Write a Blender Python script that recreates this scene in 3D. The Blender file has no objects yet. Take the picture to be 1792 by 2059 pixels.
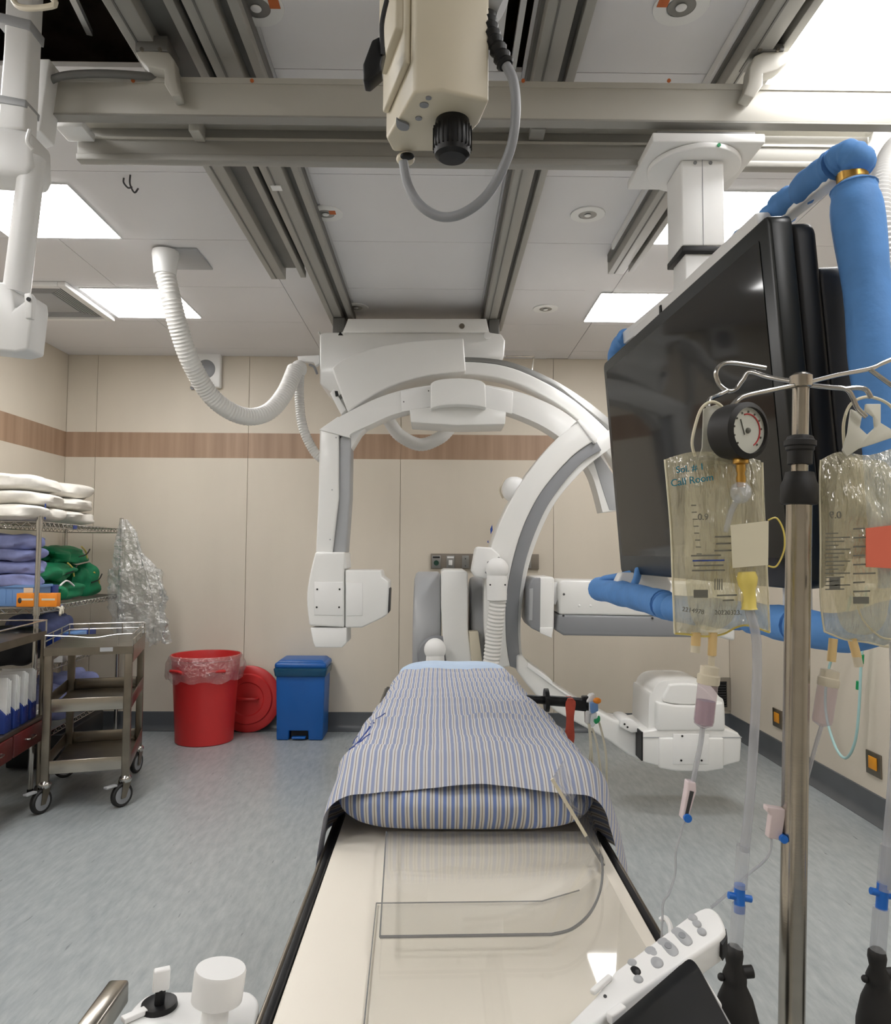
import bpy, bmesh, math, random
from mathutils import Vector, Matrix, noise

# ------------------------------------------------------------------ camera
W, H, F = 1792.0, 2059.0, 1500.0
CAM_Z = 1.5
VPX, VPY, ROLL = 880.0, 1110.0, 0.006
sc = bpy.context.scene
_wy = Vector(((VPX - W/2)/F, -(VPY - H/2)/F, -1.0)).normalized()      # world +Y in camera axes
_wx = Vector((1.0, -ROLL, 0.0)); _wx = (_wx - _wy*_wx.dot(_wy)).normalized()
_wz = _wx.cross(_wy)
R_CW = Matrix((( _wx.x, _wy.x, _wz.x), (_wx.y, _wy.y, _wz.y), (_wx.z, _wy.z, _wz.z)))
R_WC = R_CW.transposed()
cam_data = bpy.data.cameras.new('camera'); cam = bpy.data.objects.new('camera', cam_data)
sc.collection.objects.link(cam)
cam_data.sensor_fit = 'HORIZONTAL'; cam_data.sensor_width = 36.0
cam_data.lens = 36.0*F/W; cam_data.clip_start = 0.02; cam_data.clip_end = 60
cam.matrix_world = Matrix.Translation((0, 0, CAM_Z)) @ R_WC.to_4x4()
sc.camera = cam

# ------------------------------------------------------------------ world, exposure
world = bpy.data.worlds.new('world'); sc.world = world; world.use_nodes = True
world.node_tree.nodes['Background'].inputs[0].default_value = (0.9, 0.95, 1.0, 1)
world.node_tree.nodes['Background'].inputs[1].default_value = 0.05
sc.view_settings.view_transform = 'Standard'; sc.view_settings.look = 'None'
sc.view_settings.gamma = 1.0; sc.view_settings.use_curve_mapping = False
sc.view_settings.exposure = 1.42
sc.cycles.transparent_max_bounces = 32
LAMP = 7.5          # emission of the ceiling light panels

# ------------------------------------------------------------------ pixel helpers (image 1792 x 2059)
O = Vector((0, 0, CAM_Z))
def ray(x, y):
    return R_WC @ Vector(((x - W/2)/F, -(y - H/2)/F, -1.0))
def P(x, y, Y):
    d = ray(x, y); return O + d*(Y/d.y)
def PZ(x, y, z):
    d = ray(x, y); return O + d*((z - CAM_Z)/d.z)
def PX(x, y, X):
    d = ray(x, y); return O + d*(X/d.x)
def V(*a): return Vector(a)

# ------------------------------------------------------------------ materials
def C(r, g, b, a=1.0):
    f = lambda c: (c/255.0)/12.92 if c/255.0 <= 0.04045 else ((c/255.0 + 0.055)/1.055)**2.4
    return (f(r), f(g), f(b), a)
def newmat(name):
    m = bpy.data.materials.new(name); m.use_nodes = True
    nt = m.node_tree; return m, nt, nt.nodes['Principled BSDF'], nt.nodes['Material Output']
def mat(name, col, rough=0.5, metal=0.0, var=0.06, vs=6.0, bump=0.0, bs=150.0, stretch=(1, 1, 1), coat=0.0, spec=0.5, trans=0.0):
    m, nt, b, out = newmat(name)
    b.inputs['Roughness'].default_value = rough; b.inputs['Metallic'].default_value = metal
    b.inputs['Coat Weight'].default_value = coat; b.inputs['Specular IOR Level'].default_value = spec
    b.inputs['Transmission Weight'].default_value = trans
    tc = nt.nodes.new('ShaderNodeTexCoord'); mp = nt.nodes.new('ShaderNodeMapping')
    mp.inputs['Scale'].default_value = stretch
    nt.links.new(tc.outputs['Object'], mp.inputs['Vector'])
    nz = nt.nodes.new('ShaderNodeTexNoise'); nz.inputs['Scale'].default_value = vs; nz.inputs['Detail'].default_value = 4
    nt.links.new(mp.outputs['Vector'], nz.inputs['Vector'])
    rp = nt.nodes.new('ShaderNodeValToRGB')
    rp.color_ramp.elements[0].position = 0.3; rp.color_ramp.elements[1].position = 0.7
    rp.color_ramp.elements[0].color = tuple(c*(1 - var) for c in col[:3]) + (1,)
    rp.color_ramp.elements[1].color = tuple(min(1, c*(1 + var)) for c in col[:3]) + (1,)
    nt.links.new(nz.outputs['Fac'], rp.inputs['Fac']); nt.links.new(rp.outputs['Color'], b.inputs['Base Color'])
    if bump > 0:
        n2 = nt.nodes.new('ShaderNodeTexNoise'); n2.inputs['Scale'].default_value = bs; n2.inputs['Detail'].default_value = 3
        nt.links.new(mp.outputs['Vector'], n2.inputs['Vector'])
        bp = nt.nodes.new('ShaderNodeBump'); bp.inputs['Strength'].default_value = bump; bp.inputs['Distance'].default_value = 0.004
        nt.links.new(n2.outputs['Fac'], bp.inputs['Height']); nt.links.new(bp.outputs['Normal'], b.inputs['Normal'])
    return m
def film(name, tint, dcol, clear=0.6, rough=0.12, gloss=0.25, bump=0.0, bs=25.0, stretch=(1, 1, 1)):
    """thin clear plastic: transparent + diffuse + fresnel gloss"""
    m, nt, b, out = newmat(name); nt.nodes.remove(b)
    tr = nt.nodes.new('ShaderNodeBsdfTransparent'); tr.inputs[0].default_value = tint
    df = nt.nodes.new('ShaderNodeBsdfDiffuse'); df.inputs[0].default_value = dcol
    gl = nt.nodes.new('ShaderNodeBsdfGlossy'); gl.inputs['Roughness'].default_value = rough
    m1 = nt.nodes.new('ShaderNodeMixShader'); m1.inputs[0].default_value = 1 - clear
    nt.links.new(tr.outputs[0], m1.inputs[1]); nt.links.new(df.outputs[0], m1.inputs[2])
    fr = nt.nodes.new('ShaderNodeLayerWeight')
    pw = nt.nodes.new('ShaderNodeMath'); pw.operation = 'POWER'; pw.inputs[1].default_value = 5.0
    nt.links.new(fr.outputs['Facing'], pw.inputs[0])
    mu = nt.nodes.new('ShaderNodeMath'); mu.operation = 'MULTIPLY_ADD'
    mu.inputs[1].default_value = 0.8; mu.inputs[2].default_value = 0.02 + gloss*0.05; mu.use_clamp = True
    nt.links.new(pw.outputs[0], mu.inputs[0])
    m2 = nt.nodes.new('ShaderNodeMixShader'); nt.links.new(mu.outputs[0], m2.inputs[0])
    nt.links.new(m1.outputs[0], m2.inputs[1]); nt.links.new(gl.outputs[0], m2.inputs[2])
    nt.links.new(m2.outputs[0], out.inputs[0])
    if bump > 0:
        tc = nt.nodes.new('ShaderNodeTexCoord'); n2 = nt.nodes.new('ShaderNodeTexNoise'); n2.inputs['Scale'].default_value = bs; n2.inputs['Detail'].default_value = 3
        mpp = nt.nodes.new('ShaderNodeMapping'); mpp.inputs['Scale'].default_value = stretch; nt.links.new(tc.outputs['Object'], mpp.inputs[0]); nt.links.new(mpp.outputs[0], n2.inputs['Vector'])
        bp = nt.nodes.new('ShaderNodeBump'); bp.inputs['Strength'].default_value = bump; bp.inputs['Distance'].default_value = 0.02
        nt.links.new(n2.outputs['Fac'], bp.inputs['Height'])
        for s in (df, gl): nt.links.new(bp.outputs['Normal'], s.inputs['Normal'])
    return m
def emit(name, col, s):
    m, nt, b, out = newmat(name); nt.nodes.remove(b)
    e = nt.nodes.new('ShaderNodeEmission'); e.inputs[0].default_value = col; e.inputs[1].default_value = s
    nt.links.new(e.outputs[0], out.inputs[0]); return m

M = {}
M['wall'] = mat('wall_vinyl', C(214, 205, 190), 0.55, var=0.03, vs=3, bump=0.15, bs=260, stretch=(1, 1, 0.25))
M['wall_joint'] = mat('wall_joint', C(190, 181, 165), 0.7)
M['base'] = mat('vinyl_skirting', C(84, 88, 92), 0.35, var=0.08)
M['ceil'] = mat('ceiling_panel', C(230, 229, 231), 0.55, var=0.015, vs=2)
M['plenum'] = mat('plenum_dark', C(128, 116, 104), 0.9, var=0.4, vs=5)
M['white'] = mat('white_enamel', C(235, 235, 233), 0.32, var=0.015, vs=2, coat=0.15)
M['white2'] = mat('white_plastic', C(238, 238, 237), 0.4, var=0.015, vs=2)
M['cream'] = mat('cream_plastic', C(214, 205, 184), 0.42, var=0.02, vs=3)
M['lgrey'] = mat('light_grey_plastic', C(170, 172, 175), 0.4, var=0.02)
M['mgrey'] = mat('mid_grey_plastic', C(140, 142, 146), 0.42, var=0.02)
M['rail'] = mat('painted_rail_grey', C(158, 156, 150), 0.42, var=0.03, vs=2)
M['rail_d'] = mat('rail_channel_grey', C(112, 111, 108), 0.45, 0.2, var=0.05)
M['beam'] = mat('beam_paint', C(190, 187, 178), 0.4, var=0.03, vs=2)
M['alu'] = mat('brushed_aluminium', C(150, 150, 148), 0.35, 0.7, var=0.04, vs=4)
M['black'] = mat('black_plastic', C(21, 21, 23), 0.45, var=0.1, spec=0.35)
M['rubber'] = mat('black_rubber', C(30, 29, 29), 0.6, var=0.15)
M['dark'] = mat('dark_grey', C(58, 58, 60), 0.5, var=0.1)
M['screen'] = mat('monitor_glass', C(30, 32, 33), 0.06, var=0.02, spec=0.22)
M['bezel'] = mat('monitor_bezel', C(24, 27, 27), 0.32, var=0.03, spec=0.35)
M['steel'] = mat('stainless_steel', C(176, 170, 160), 0.24, 1.0, var=0.05, vs=3, bump=0.04, bs=60, stretch=(1, 1, 14))
M['steel_d'] = mat('worn_stainless', C(134, 126, 114), 0.36, 1.0, var=0.14, vs=9)
M['chrome'] = mat('chrome_wire', C(190, 188, 184), 0.2, 1.0, var=0.04)
M['brass'] = mat('brass', C(190, 150, 80), 0.3, 1.0, var=0.1, vs=20)
M['blue_wrap'] = mat('blue_wrap_cloth', C(88, 142, 206), 0.75, var=0.08, vs=18, bump=0.35, bs=40)
M['red'] = mat('red_plastic', C(198, 46, 46), 0.38, var=0.06, vs=3)
M['bin_blue'] = mat('blue_bin_plastic', C(14, 88, 164), 0.36, var=0.05)
M['navy'] = mat('navy_plastic', C(24, 52, 128), 0.4, var=0.1)
M['lblue'] = mat('pale_blue_plastic', C(110, 150, 205), 0.45, var=0.06)
M['green'] = mat('green_cloth', C(16, 132, 88), 0.62, var=0.25, vs=9, bump=0.4, bs=22)
M['gown'] = mat('lavender_blue_cloth', C(134, 142, 190), 0.85, var=0.14, vs=14, bump=0.4, bs=30)
M['pillow_w'] = mat('white_pillow_cloth', C(232, 228, 220), 0.85, var=0.05, vs=12, bump=0.35, bs=26)
M['orange'] = mat('orange_card', C(238, 142, 36), 0.5, var=0.08, vs=20)
M['tag_o'] = mat('orange_sticker', C(196, 104, 52), 0.6)
M['strap'] = mat('red_strap', C(188, 78, 60), 0.7, var=0.15, vs=30, bump=0.2)
M['paper'] = mat('white_paper', C(226, 226, 226), 0.8, var=0.04, vs=20)
M['maroon'] = mat('maroon_drawer', C(92, 34, 34), 0.35, var=0.2, vs=6)
M['ink'] = mat('black_ink', C(108, 107, 98), 0.7)
M['teal'] = mat('teal_marker', C(16, 118, 140), 0.6)
M['mark_b'] = mat('blue_mark', C(40, 70, 150), 0.6)
M['copper'] = mat('orange_socket', C(224, 150, 30), 0.45)
M['green_p'] = mat('green_plastic', C(20, 150, 90), 0.4)
M['yellow'] = mat('yellow_plastic', C(226, 206, 110), 0.35, var=0.05)
M['valve'] = mat('blue_valve', C(30, 110, 205), 0.35)
M['cyan'] = mat('pale_teal_tube', C(170, 208, 208), 0.3)
M['tube'] = film('clear_grey_tube', (0.90, 0.905, 0.93, 1), C(206, 208, 214), clear=0.58, rough=0.08, gloss=1.2)
M['port'] = mat('amber_port', C(226, 196, 140), 0.35, var=0.06)
M['panel_light'] = emit('light_panel', (1.0, 0.985, 0.97, 1), LAMP)
M['hose'] = mat('white_hose', C(226, 225, 222), 0.45, var=0.02)
M['sheet_w'] = mat('table_pad', C(236, 229, 216), 0.42, var=0.02, vs=3)
M['acrylic'] = film('acrylic_sheet', (0.994, 0.994, 0.99, 1), C(235, 235, 230), clear=0.985, rough=0.03, gloss=0.3)
M['acrylic_e'] = film('acrylic_edge', (0.62, 0.64, 0.64, 1), C(150, 150, 152), clear=0.45, rough=0.08, gloss=0.4)
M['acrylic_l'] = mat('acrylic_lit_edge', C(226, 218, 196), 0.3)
M['bag_film'] = film('iv_bag_film', (0.965, 0.955, 0.90, 1), C(246, 238, 206), clear=0.73, rough=0.1, gloss=1.6, bump=1.0, bs=26, stretch=(2.2, 1, 0.5))
M['bag_in'] = film('iv_inner_film', (0.95, 0.945, 0.90, 1), C(240, 235, 212), clear=0.80, rough=0.06, gloss=1.6, bump=1.0, bs=34, stretch=(2.4, 1, 0.4))
M['poly'] = film('clear_polythene', (0.955, 0.96, 0.955, 1), C(214, 216, 214), clear=0.80, rough=0.12, gloss=3.2, bump=1.0, bs=30)
M['liner'] = film('bin_liner_film', (0.985, 0.95, 0.95, 1), C(240, 205, 205), clear=0.83, rough=0.12, gloss=2.4, bump=1.0, bs=34)
M['liner_b'] = film('teal_liner_film', (0.45, 0.62, 0.72, 1), C(40, 96, 130), clear=0.35, rough=0.2, gloss=0.3, bump=0.6, bs=20)
M['chamber'] = film('drip_chamber', (0.92, 0.88, 0.90, 1), C(216, 198, 204), clear=0.76, rough=0.05, gloss=0.6)
M['clear'] = film('clear_plastic', (0.93, 0.94, 0.96, 1), C(214, 217, 222), clear=0.68, rough=0.05, gloss=0.6)
M['velcro'] = mat('cream_fabric_strap', C(226, 219, 194), 0.8, var=0.05)
M['gaugeface'] = mat('gauge_dial', C(205, 206, 196), 0.4, var=0.03)
M['redink'] = mat('red_ink', C(190, 60, 60), 0.6)
M['rbag'] = mat('red_fabric_strap', C(235, 120, 95), 0.8)
M['glove'] = mat('latex_glove', C(220, 214, 196), 0.6)
M['sky_sheet'] = mat('pale_blue_sheet', C(188, 208, 232), 0.85, var=0.04, vs=20, bump=0.3, bs=30)
M['duct'] = mat('duct_metal', C(176, 164, 150), 0.5, 0.4, var=0.3, vs=8)

def wood_mat():
    m, nt, b, out = newmat('wood_grain_band')
    tc = nt.nodes.new('ShaderNodeTexCoord'); mp = nt.nodes.new('ShaderNodeMapping'); mp.inputs['Scale'].default_value = (14, 14, 0.7)
    nt.links.new(tc.outputs['Object'], mp.inputs[0])
    nz = nt.nodes.new('ShaderNodeTexNoise'); nz.inputs['Scale'].default_value = 1.0; nz.inputs['Detail'].default_value = 6
    nt.links.new(mp.outputs[0], nz.inputs['Vector'])
    rp = nt.nodes.new('ShaderNodeValToRGB'); e = rp.color_ramp.elements
    e[0].position = 0.3; e[0].color = C(152, 124, 102); e[1].position = 0.72; e[1].color = C(178, 150, 126)
    nt.links.new(nz.outputs['Fac'], rp.inputs[0]); nt.links.new(rp.outputs[0], b.inputs['Base Color'])
    b.inputs['Roughness'].default_value = 0.5; return m
M['wood'] = wood_mat()

def floor_mat():
    m, nt, b, out = newmat('flecked_vinyl_floor')
    tc = nt.nodes.new('ShaderNodeTexCoord')
    mp = nt.nodes.new('ShaderNodeMapping'); mp.inputs['Scale'].default_value = (22, 5, 1); mp.inputs['Rotation'].default_value = (0, 0, 0.05)
    nt.links.new(tc.outputs['Object'], mp.inputs[0])
    n1 = nt.nodes.new('ShaderNodeTexNoise'); n1.inputs['Scale'].default_value = 1.6; n1.inputs['Detail'].default_value = 8; n1.inputs['Roughness'].default_value = 0.65
    nt.links.new(mp.outputs[0], n1.inputs['Vector'])
    rp = nt.nodes.new('ShaderNodeValToRGB'); e = rp.color_ramp.elements
    e[0].position = 0.3; e[0].color = C(146, 153, 156); e[1].position = 0.7; e[1].color = C(174, 180, 181)
    nt.links.new(n1.outputs['Fac'], rp.inputs[0])
    mp2 = nt.nodes.new('ShaderNodeMapping'); mp2.inputs['Scale'].default_value = (60, 9, 1); mp2.inputs['Location'].default_value = (3, 7, 0)
    nt.links.new(tc.outputs['Object'], mp2.inputs[0])
    n2 = nt.nodes.new('ShaderNodeTexNoise'); n2.inputs['Scale'].default_value = 1.0; n2.inputs['Detail'].default_value = 4
    nt.links.new(mp2.outputs[0], n2.inputs['Vector'])
    r2 = nt.nodes.new('ShaderNodeValToRGB'); r2.color_ramp.elements[0].position = 0.68; r2.color_ramp.elements[1].position = 0.78
    nt.links.new(n2.outputs['Fac'], r2.inputs[0])
    mx = nt.nodes.new('ShaderNodeMix'); mx.data_type = 'RGBA'; mx.inputs[7].default_value = C(96, 102, 104)
    nt.links.new(r2.outputs[0], mx.inputs[0]); nt.links.new(rp.outputs[0], mx.inputs[6])
    nt.links.new(mx.outputs[2], b.inputs['Base Color'])
    b.inputs['Roughness'].default_value = 0.34; b.inputs['Coat Weight'].default_value = 0.25; b.inputs['Coat Roughness'].default_value = 0.22
    return m
M['floor'] = floor_mat()

def stripe_mat(name, blue, white, line, period):
    m, nt, b, out = newmat(name); L = nt.links; N = nt.nodes
    uv = N.new('ShaderNodeUVMap'); uv.uv_map = 'UVMap'
    sp = N.new('ShaderNodeSeparateXYZ'); L.new(uv.outputs[0], sp.inputs[0])
    nz = N.new('ShaderNodeTexNoise'); nz.inputs['Scale'].default_value = 9; L.new(uv.outputs[0], nz.inputs['Vector'])
    a = N.new('ShaderNodeMath'); a.operation = 'MULTIPLY_ADD'; a.inputs[1].default_value = 0.004; L.new(nz.outputs['Fac'], a.inputs[0]); L.new(sp.outputs['X'], a.inputs[2])
    d = N.new('ShaderNodeMath'); d.operation = 'DIVIDE'; d.inputs[1].default_value = period; L.new(a.outputs[0], d.inputs[0])
    fr = N.new('ShaderNodeMath'); fr.operation = 'FRACT'; L.new(d.outputs[0], fr.inputs[0])
    rp = N.new('ShaderNodeValToRGB'); rp.color_ramp.interpolation = 'LINEAR'; e = rp.color_ramp.elements
    e[0].position = 0.0; e[0].color = blue; e[1].position = 0.40; e[1].color = blue
    for pos, col in ((0.44, white), (0.64, white), (0.67, line), (0.73, line), (0.76, white), (0.96, white)):
        k = e.new(pos); k.color = col
    L.new(fr.outputs[0], rp.inputs[0])
    src = rp.outputs[0]
    L.new(src, b.inputs['Base Color'])
    b.inputs['Roughness'].default_value = 0.9
    n2 = N.new('ShaderNodeTexNoise'); n2.inputs['Scale'].default_value = 60; tc = N.new('ShaderNodeTexCoord'); L.new(tc.outputs['Object'], n2.inputs['Vector'])
    bp = N.new('ShaderNodeBump'); bp.inputs['Strength'].default_value = 0.25; bp.inputs['Distance'].default_value = 0.005
    L.new(n2.outputs['Fac'], bp.inputs['Height']); L.new(bp.outputs[0], b.inputs['Normal'])
    return m
M['blanket'] = stripe_mat('faded_striped_cotton', C(152, 161, 190), C(212, 211, 211), C(138, 128, 116), 0.0152)
M['pillowstripe'] = stripe_mat('blue_striped_cotton', C(116, 136, 188), C(212, 211, 208), C(118, 108, 94), 0.0156)

# ------------------------------------------------------------------ mesh builder
ORG = {}
def link(o, parent=None):
    sc.collection.objects.link(o)
    if parent is not None: o.parent = parent
def tag(o, label=None, cat=None, group=None, kind=None):
    if label: o['label'] = label
    if cat: o['category'] = cat
    if group: o['group'] = group
    if kind: o['kind'] = kind
    return o
def thing(name, label, cat, loc, group=None, kind=None):
    o = bpy.data.objects.new(name, None); o.empty_display_size = 0.05
    o.location = loc; sc.collection.objects.link(o); ORG[o.name] = Vector(loc)
    return tag(o, label, cat, group, kind)
def catmull(pts, n=6, closed=False):
    pts = [Vector(p) for p in pts]; out = []
    k = len(pts)
    for i in range(k if closed else k - 1):
        g = lambda j: pts[j % k] if closed else pts[max(0, min(k - 1, j))]
        p0, p1, p2, p3 = g(i - 1), g(i), g(i + 1), g(i + 2)
        for s in range(n):
            t = s/n
            out.append(0.5*((2*p1) + (-p0 + p2)*t + (2*p0 - 5*p1 + 4*p2 - p3)*t*t + (-p0 + 3*p1 - 3*p2 + p3)*t**3))
    if not closed: out.append(pts[-1])
    return out
def S2(pts, n=5, closed=False):
    return [(p.x, p.y) for p in catmull([(a, b, 0) for a, b in pts], n, closed)]
class MB:
    def __init__(s, M4=None): s.v = []; s.f = []; s.uv = None; s.m = M4
    def add(s, vs, fs):
        k = len(s.v)
        s.v += [(s.m @ Vector(v)) if s.m else Vector(v) for v in vs]; s.f += [tuple(i + k for i in f) for f in fs]; return s
    def box(s, lo, hi):
        x0, y0, z0 = lo; x1, y1, z1 = hi
        return s.add([(x0,y0,z0),(x1,y0,z0),(x1,y1,z0),(x0,y1,z0),(x0,y0,z1),(x1,y0,z1),(x1,y1,z1),(x0,y1,z1)],
                     [(0,3,2,1),(4,5,6,7),(0,1,5,4),(1,2,6,5),(2,3,7,6),(3,0,4,7)])
    def obox(s, c, a, b, d):      # centre and three half-vectors
        c, a, b, d = map(Vector, (c, a, b, d))
        return s.add([c-a-b-d, c+a-b-d, c+a+b-d, c-a+b-d, c-a-b+d, c+a-b+d, c+a+b+d, c-a+b+d],
                     [(0,3,2,1),(4,5,6,7),(0,1,5,4),(1,2,6,5),(2,3,7,6),(3,0,4,7)])
    def bar(s, p0, p1, w, h, up=(0, 0, 1)):
        p0, p1 = Vector(p0), Vector(p1); d = (p1 - p0); a = d/2
        u = d.cross(Vector(up)); u = u.normalized() if u.length > 1e-6 else Vector((1, 0, 0)); t = u.cross(d).normalized()
        return s.obox((p0 + p1)/2, a, u*w/2, t*h/2)
    def prism(s, pts, vec):
        pts = [Vector(p) for p in pts]; vec = Vector(vec); n = len(pts)
        return s.add(pts + [p + vec for p in pts], [tuple(range(n)), tuple(range(2*n - 1, n - 1, -1))] + [(i, i + n, (i + 1) % n + n, (i + 1) % n) for i in range(n)])
    def px(s, pts, Y, th):        # pixel outline standing at depth Y, th thick
        return s.prism([P(x, y, Y) for x, y in pts], (0, th, 0))
    def pz(s, pts, z, th):        # pixel outline lying at height z
        return s.prism([PZ(x, y, z) for x, y in pts], (0, 0, -th))
    def tube(s, pts, r, n=10, cap=True):
        pts = [Vector(p) for p in pts]; k = len(pts); rs = r if isinstance(r, (list, tuple)) else [r]*k
        t = (pts[1] - pts[0]).normalized(); u = t.orthogonal().normalized(); vs = []; fs = []
        for i in range(k):
            t2 = (pts[min(i + 1, k - 1)] - pts[max(i - 1, 0)]).normalized()
            u = (u - t2*u.dot(t2)).normalized(); w = t2.cross(u)
            for j in range(n):
                a = 2*math.pi*j/n; vs.append(pts[i] + (u*math.cos(a) + w*math.sin(a))*rs[i])
        for i in range(k - 1):
            for j in range(n):
                fs.append((i*n + j, i*n + (j + 1) % n, (i + 1)*n + (j + 1) % n, (i + 1)*n + j))
        if cap: fs += [tuple(range(n - 1, -1, -1)), tuple(range((k - 1)*n, k*n))]
        return s.add(vs, fs)
    def cyl(s, p0, p1, r0, r1=None, n=24):
        return s.tube([p0, p1], [r0, r0 if r1 is None else r1], n)
    def lathe(s, prof, p, axis=(0, 0, 1), n=28, cap=True):    # prof (r, h)
        p = Vector(p); ax = Vector(axis).normalized(); u = ax.orthogonal().normalized(); w = ax.cross(u); vs = []; fs = []; k = len(prof)
        for r, h in prof:
            for j in range(n):
                a = 2*math.pi*j/n; vs.append(p + ax*h + (u*math.cos(a) + w*math.sin(a))*max(r, 1e-5))
        for i in range(k - 1):
            for j in range(n):
                fs.append((i*n + j, i*n + (j + 1) % n, (i + 1)*n + (j + 1) % n, (i + 1)*n + j))
        if cap: fs += [tuple(range(n - 1, -1, -1)), tuple(range((k - 1)*n, k*n))]
        return s.add(vs, fs)
    def ell(s, c, rx, ry, rz, n=20, m=12, rot=None, e=1.0, lump=0.0, ls=6.0, seed=0.0):
        """(super)ellipsoid; e < 1 makes it boxier, lump adds soft folds"""
        c = Vector(c); vs = []; fs = []
        sg = lambda v: math.copysign(abs(v)**e, v)
        for i in range(m + 1):
            ph = math.pi*i/m - math.pi/2
            for j in range(n):
                a = 2*math.pi*j/n
                q = Vector((sg(math.cos(ph))*sg(math.cos(a))*rx, sg(math.cos(ph))*sg(math.sin(a))*ry, sg(math.sin(ph))*rz))
                if lump:
                    q *= 1 + lump*noise.noise(Vector((q.x*ls/rx*0.2 + seed, q.y*ls/ry*0.2, q.z*ls/rz*0.1 + seed*2)))*1.6
                if rot is not None: q = rot @ q
                vs.append(c + q)
        for i in range(m):
            for j in range(n):
                fs.append((i*n + j, i*n + (j + 1) % n, (i + 1)*n + (j + 1) % n, (i + 1)*n + j))
        return s.add(vs, fs)
    def grid(s, pts, nu, nv, uvs=None):   # pts[i*nv+j]
        k = len(s.v)
        s.add(pts, [(i*nv + j, (i + 1)*nv + j, (i + 1)*nv + j + 1, i*nv + j + 1) for i in range(nu - 1) for j in range(nv - 1)])
        if uvs: s.uv = uvs
        return s
    def build(s, name, m, parent=None, bevel=0.0, seg=2, angle=38, flat=False, solid=0.0, weld=False):
        if parent is not None: org = ORG[parent.name]
        else:
            lo = [min(v[i] for v in s.v) for i in range(3)]; hi = [max(v[i] for v in s.v) for i in range(3)]
            org = Vector(((lo[0] + hi[0])/2, (lo[1] + hi[1])/2, lo[2]))
        me = bpy.data.meshes.new(name)
        me.from_pydata([tuple(v - org) for v in s.v], [], s.f); me.update()
        if s.uv:
            ul = me.uv_layers.new(name='UVMap')
            for lp in me.loops: ul.data[lp.index].uv = s.uv[lp.vertex_index]
        bm = bmesh.new(); bm.from_mesh(me)
        if weld: bmesh.ops.remove_doubles(bm, verts=bm.verts, dist=1e-4)
        if not s.uv: bmesh.ops.recalc_face_normals(bm, faces=bm.faces)
        if solid:
            bmesh.ops.solidify(bm, geom=bm.faces[:], thickness=solid)
        if bevel > 0:
            ed = [e for e in bm.edges if len(e.link_faces) == 2 and e.calc_face_angle(0) > math.radians(angle)]
            bmesh.ops.bevel(bm, geom=ed, offset=bevel, segments=seg, profile=0.5, affect='EDGES', clamp_overlap=True)
        bm.to_mesh(me); bm.free()
        if not flat:
            me.polygons.foreach_set('use_smooth', [True]*len(me.polygons)); me.set_sharp_from_angle(angle=math.radians(angle if bevel == 0 else 50))
        me.materials.append(m if not isinstance(m, str) else M[m])
        o = bpy.data.objects.new(name, me)
        if parent is None: o.location = org
        link(o, parent); ORG[o.name] = org
        return o
def struct(o): o['kind'] = 'structure'; return o
def text(s, size, p, ux, uy, m, parent, name='lettering', depth=0.0006):
    cu = bpy.data.curves.new('t', 'FONT'); cu.body = s; cu.size = size; cu.align_x = 'CENTER'; cu.align_y = 'CENTER'; cu.extrude = depth
    ob = bpy.data.objects.new('t', cu); sc.collection.objects.link(ob)
    dg = bpy.context.evaluated_depsgraph_get(); me0 = bpy.data.meshes.new_from_object(ob.evaluated_get(dg))
    ux, uy = Vector(ux).normalized(), Vector(uy).normalized(); uz = ux.cross(uy); p = Vector(p)
    mb = MB(); mb.add([p + ux*v.co.x + uy*v.co.y + uz*v.co.z for v in me0.vertices], [tuple(q.vertices) for q in me0.polygons])
    bpy.data.objects.remove(ob); bpy.data.curves.remove(cu)
    return mb.build(name, m, parent, flat=True)
def hose(pts, r, ridge, pitch, n=14, amp=0.10):
    """corrugated hose along pts"""
    pts = catmull(pts, 16); L = [0.0]
    for a, b in zip(pts, pts[1:]): L.append(L[-1] + (b - a).length)
    k = int(L[-1]/pitch*2); out = []; rs = []; j = 0
    for i in range(k + 1):
        t = L[-1]*i/k
        while j < len(L) - 2 and L[j + 1] < t: j += 1
        q = (t - L[j])/max(1e-9, L[j + 1] - L[j]); out.append(pts[j].lerp(pts[j + 1], q)); rs.append(r*(1 + (amp if i % 2 else -amp)*ridge))
    return MB().tube(out, rs, n)
# ================================================================== room shell
XL, XR, YB, YR, ZC, ZP = -3.175, 2.48, 6.35, -2.6, 3.17, 3.75
struct(MB().box((XL - .1, YR - .1, -0.1), (XR + .1, YB + .1, 0)).build('floor', 'floor'))
BAND0, BAND1 = 2.29, 2.505
wall_b = struct(MB().box((XL - .1, YB + .012, 0), (XR + .1, YB + .12, ZP)).build('wall_back', 'wall_joint'))
wall_l = struct(MB().box((XL - .12, YR - .1, 0), (XL - .012, YB + .12, ZP)).build('wall_left', 'wall_joint'))
wall_r = struct(MB().box((XR + .012, YR - .1, 0), (XR + .12, YB + .12, ZP)).build('wall_right', 'wall_joint'))
wall_e = struct(MB().box((XL - .1, YR - .12, 0), (XR + .1, YR, ZP)).build('wall_rear', 'wall'))
G = 0.002
xs = [XL, P(189, 1000, YB).x, P(497, 1000, YB).x, P(805, 1000, YB).x, P(1113, 1000, YB).x, P(1421, 1000, YB).x, XR]
for a, b in zip(xs, xs[1:]):
    for z0, z1 in ((0.02, BAND0), (BAND1, ZC)):
        MB().box((a + G, YB, z0), (b - G, YB + .011, z1)).build('wall_panel', 'wall', wall_b)
tb = struct(MB().box((XL, YB + .0115, BAND0), (XR, YB + .012, BAND1)).build('trim_1', 'wood'))
for a, b in zip(xs, xs[1:]):
    MB().box((a + G*.4, YB - .001, BAND0), (b - G*.4, YB + .011, BAND1)).build('band_panel', 'wood', tb)
ys = [YB - 1.3*i for i in range(7)] + [YR]
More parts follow.
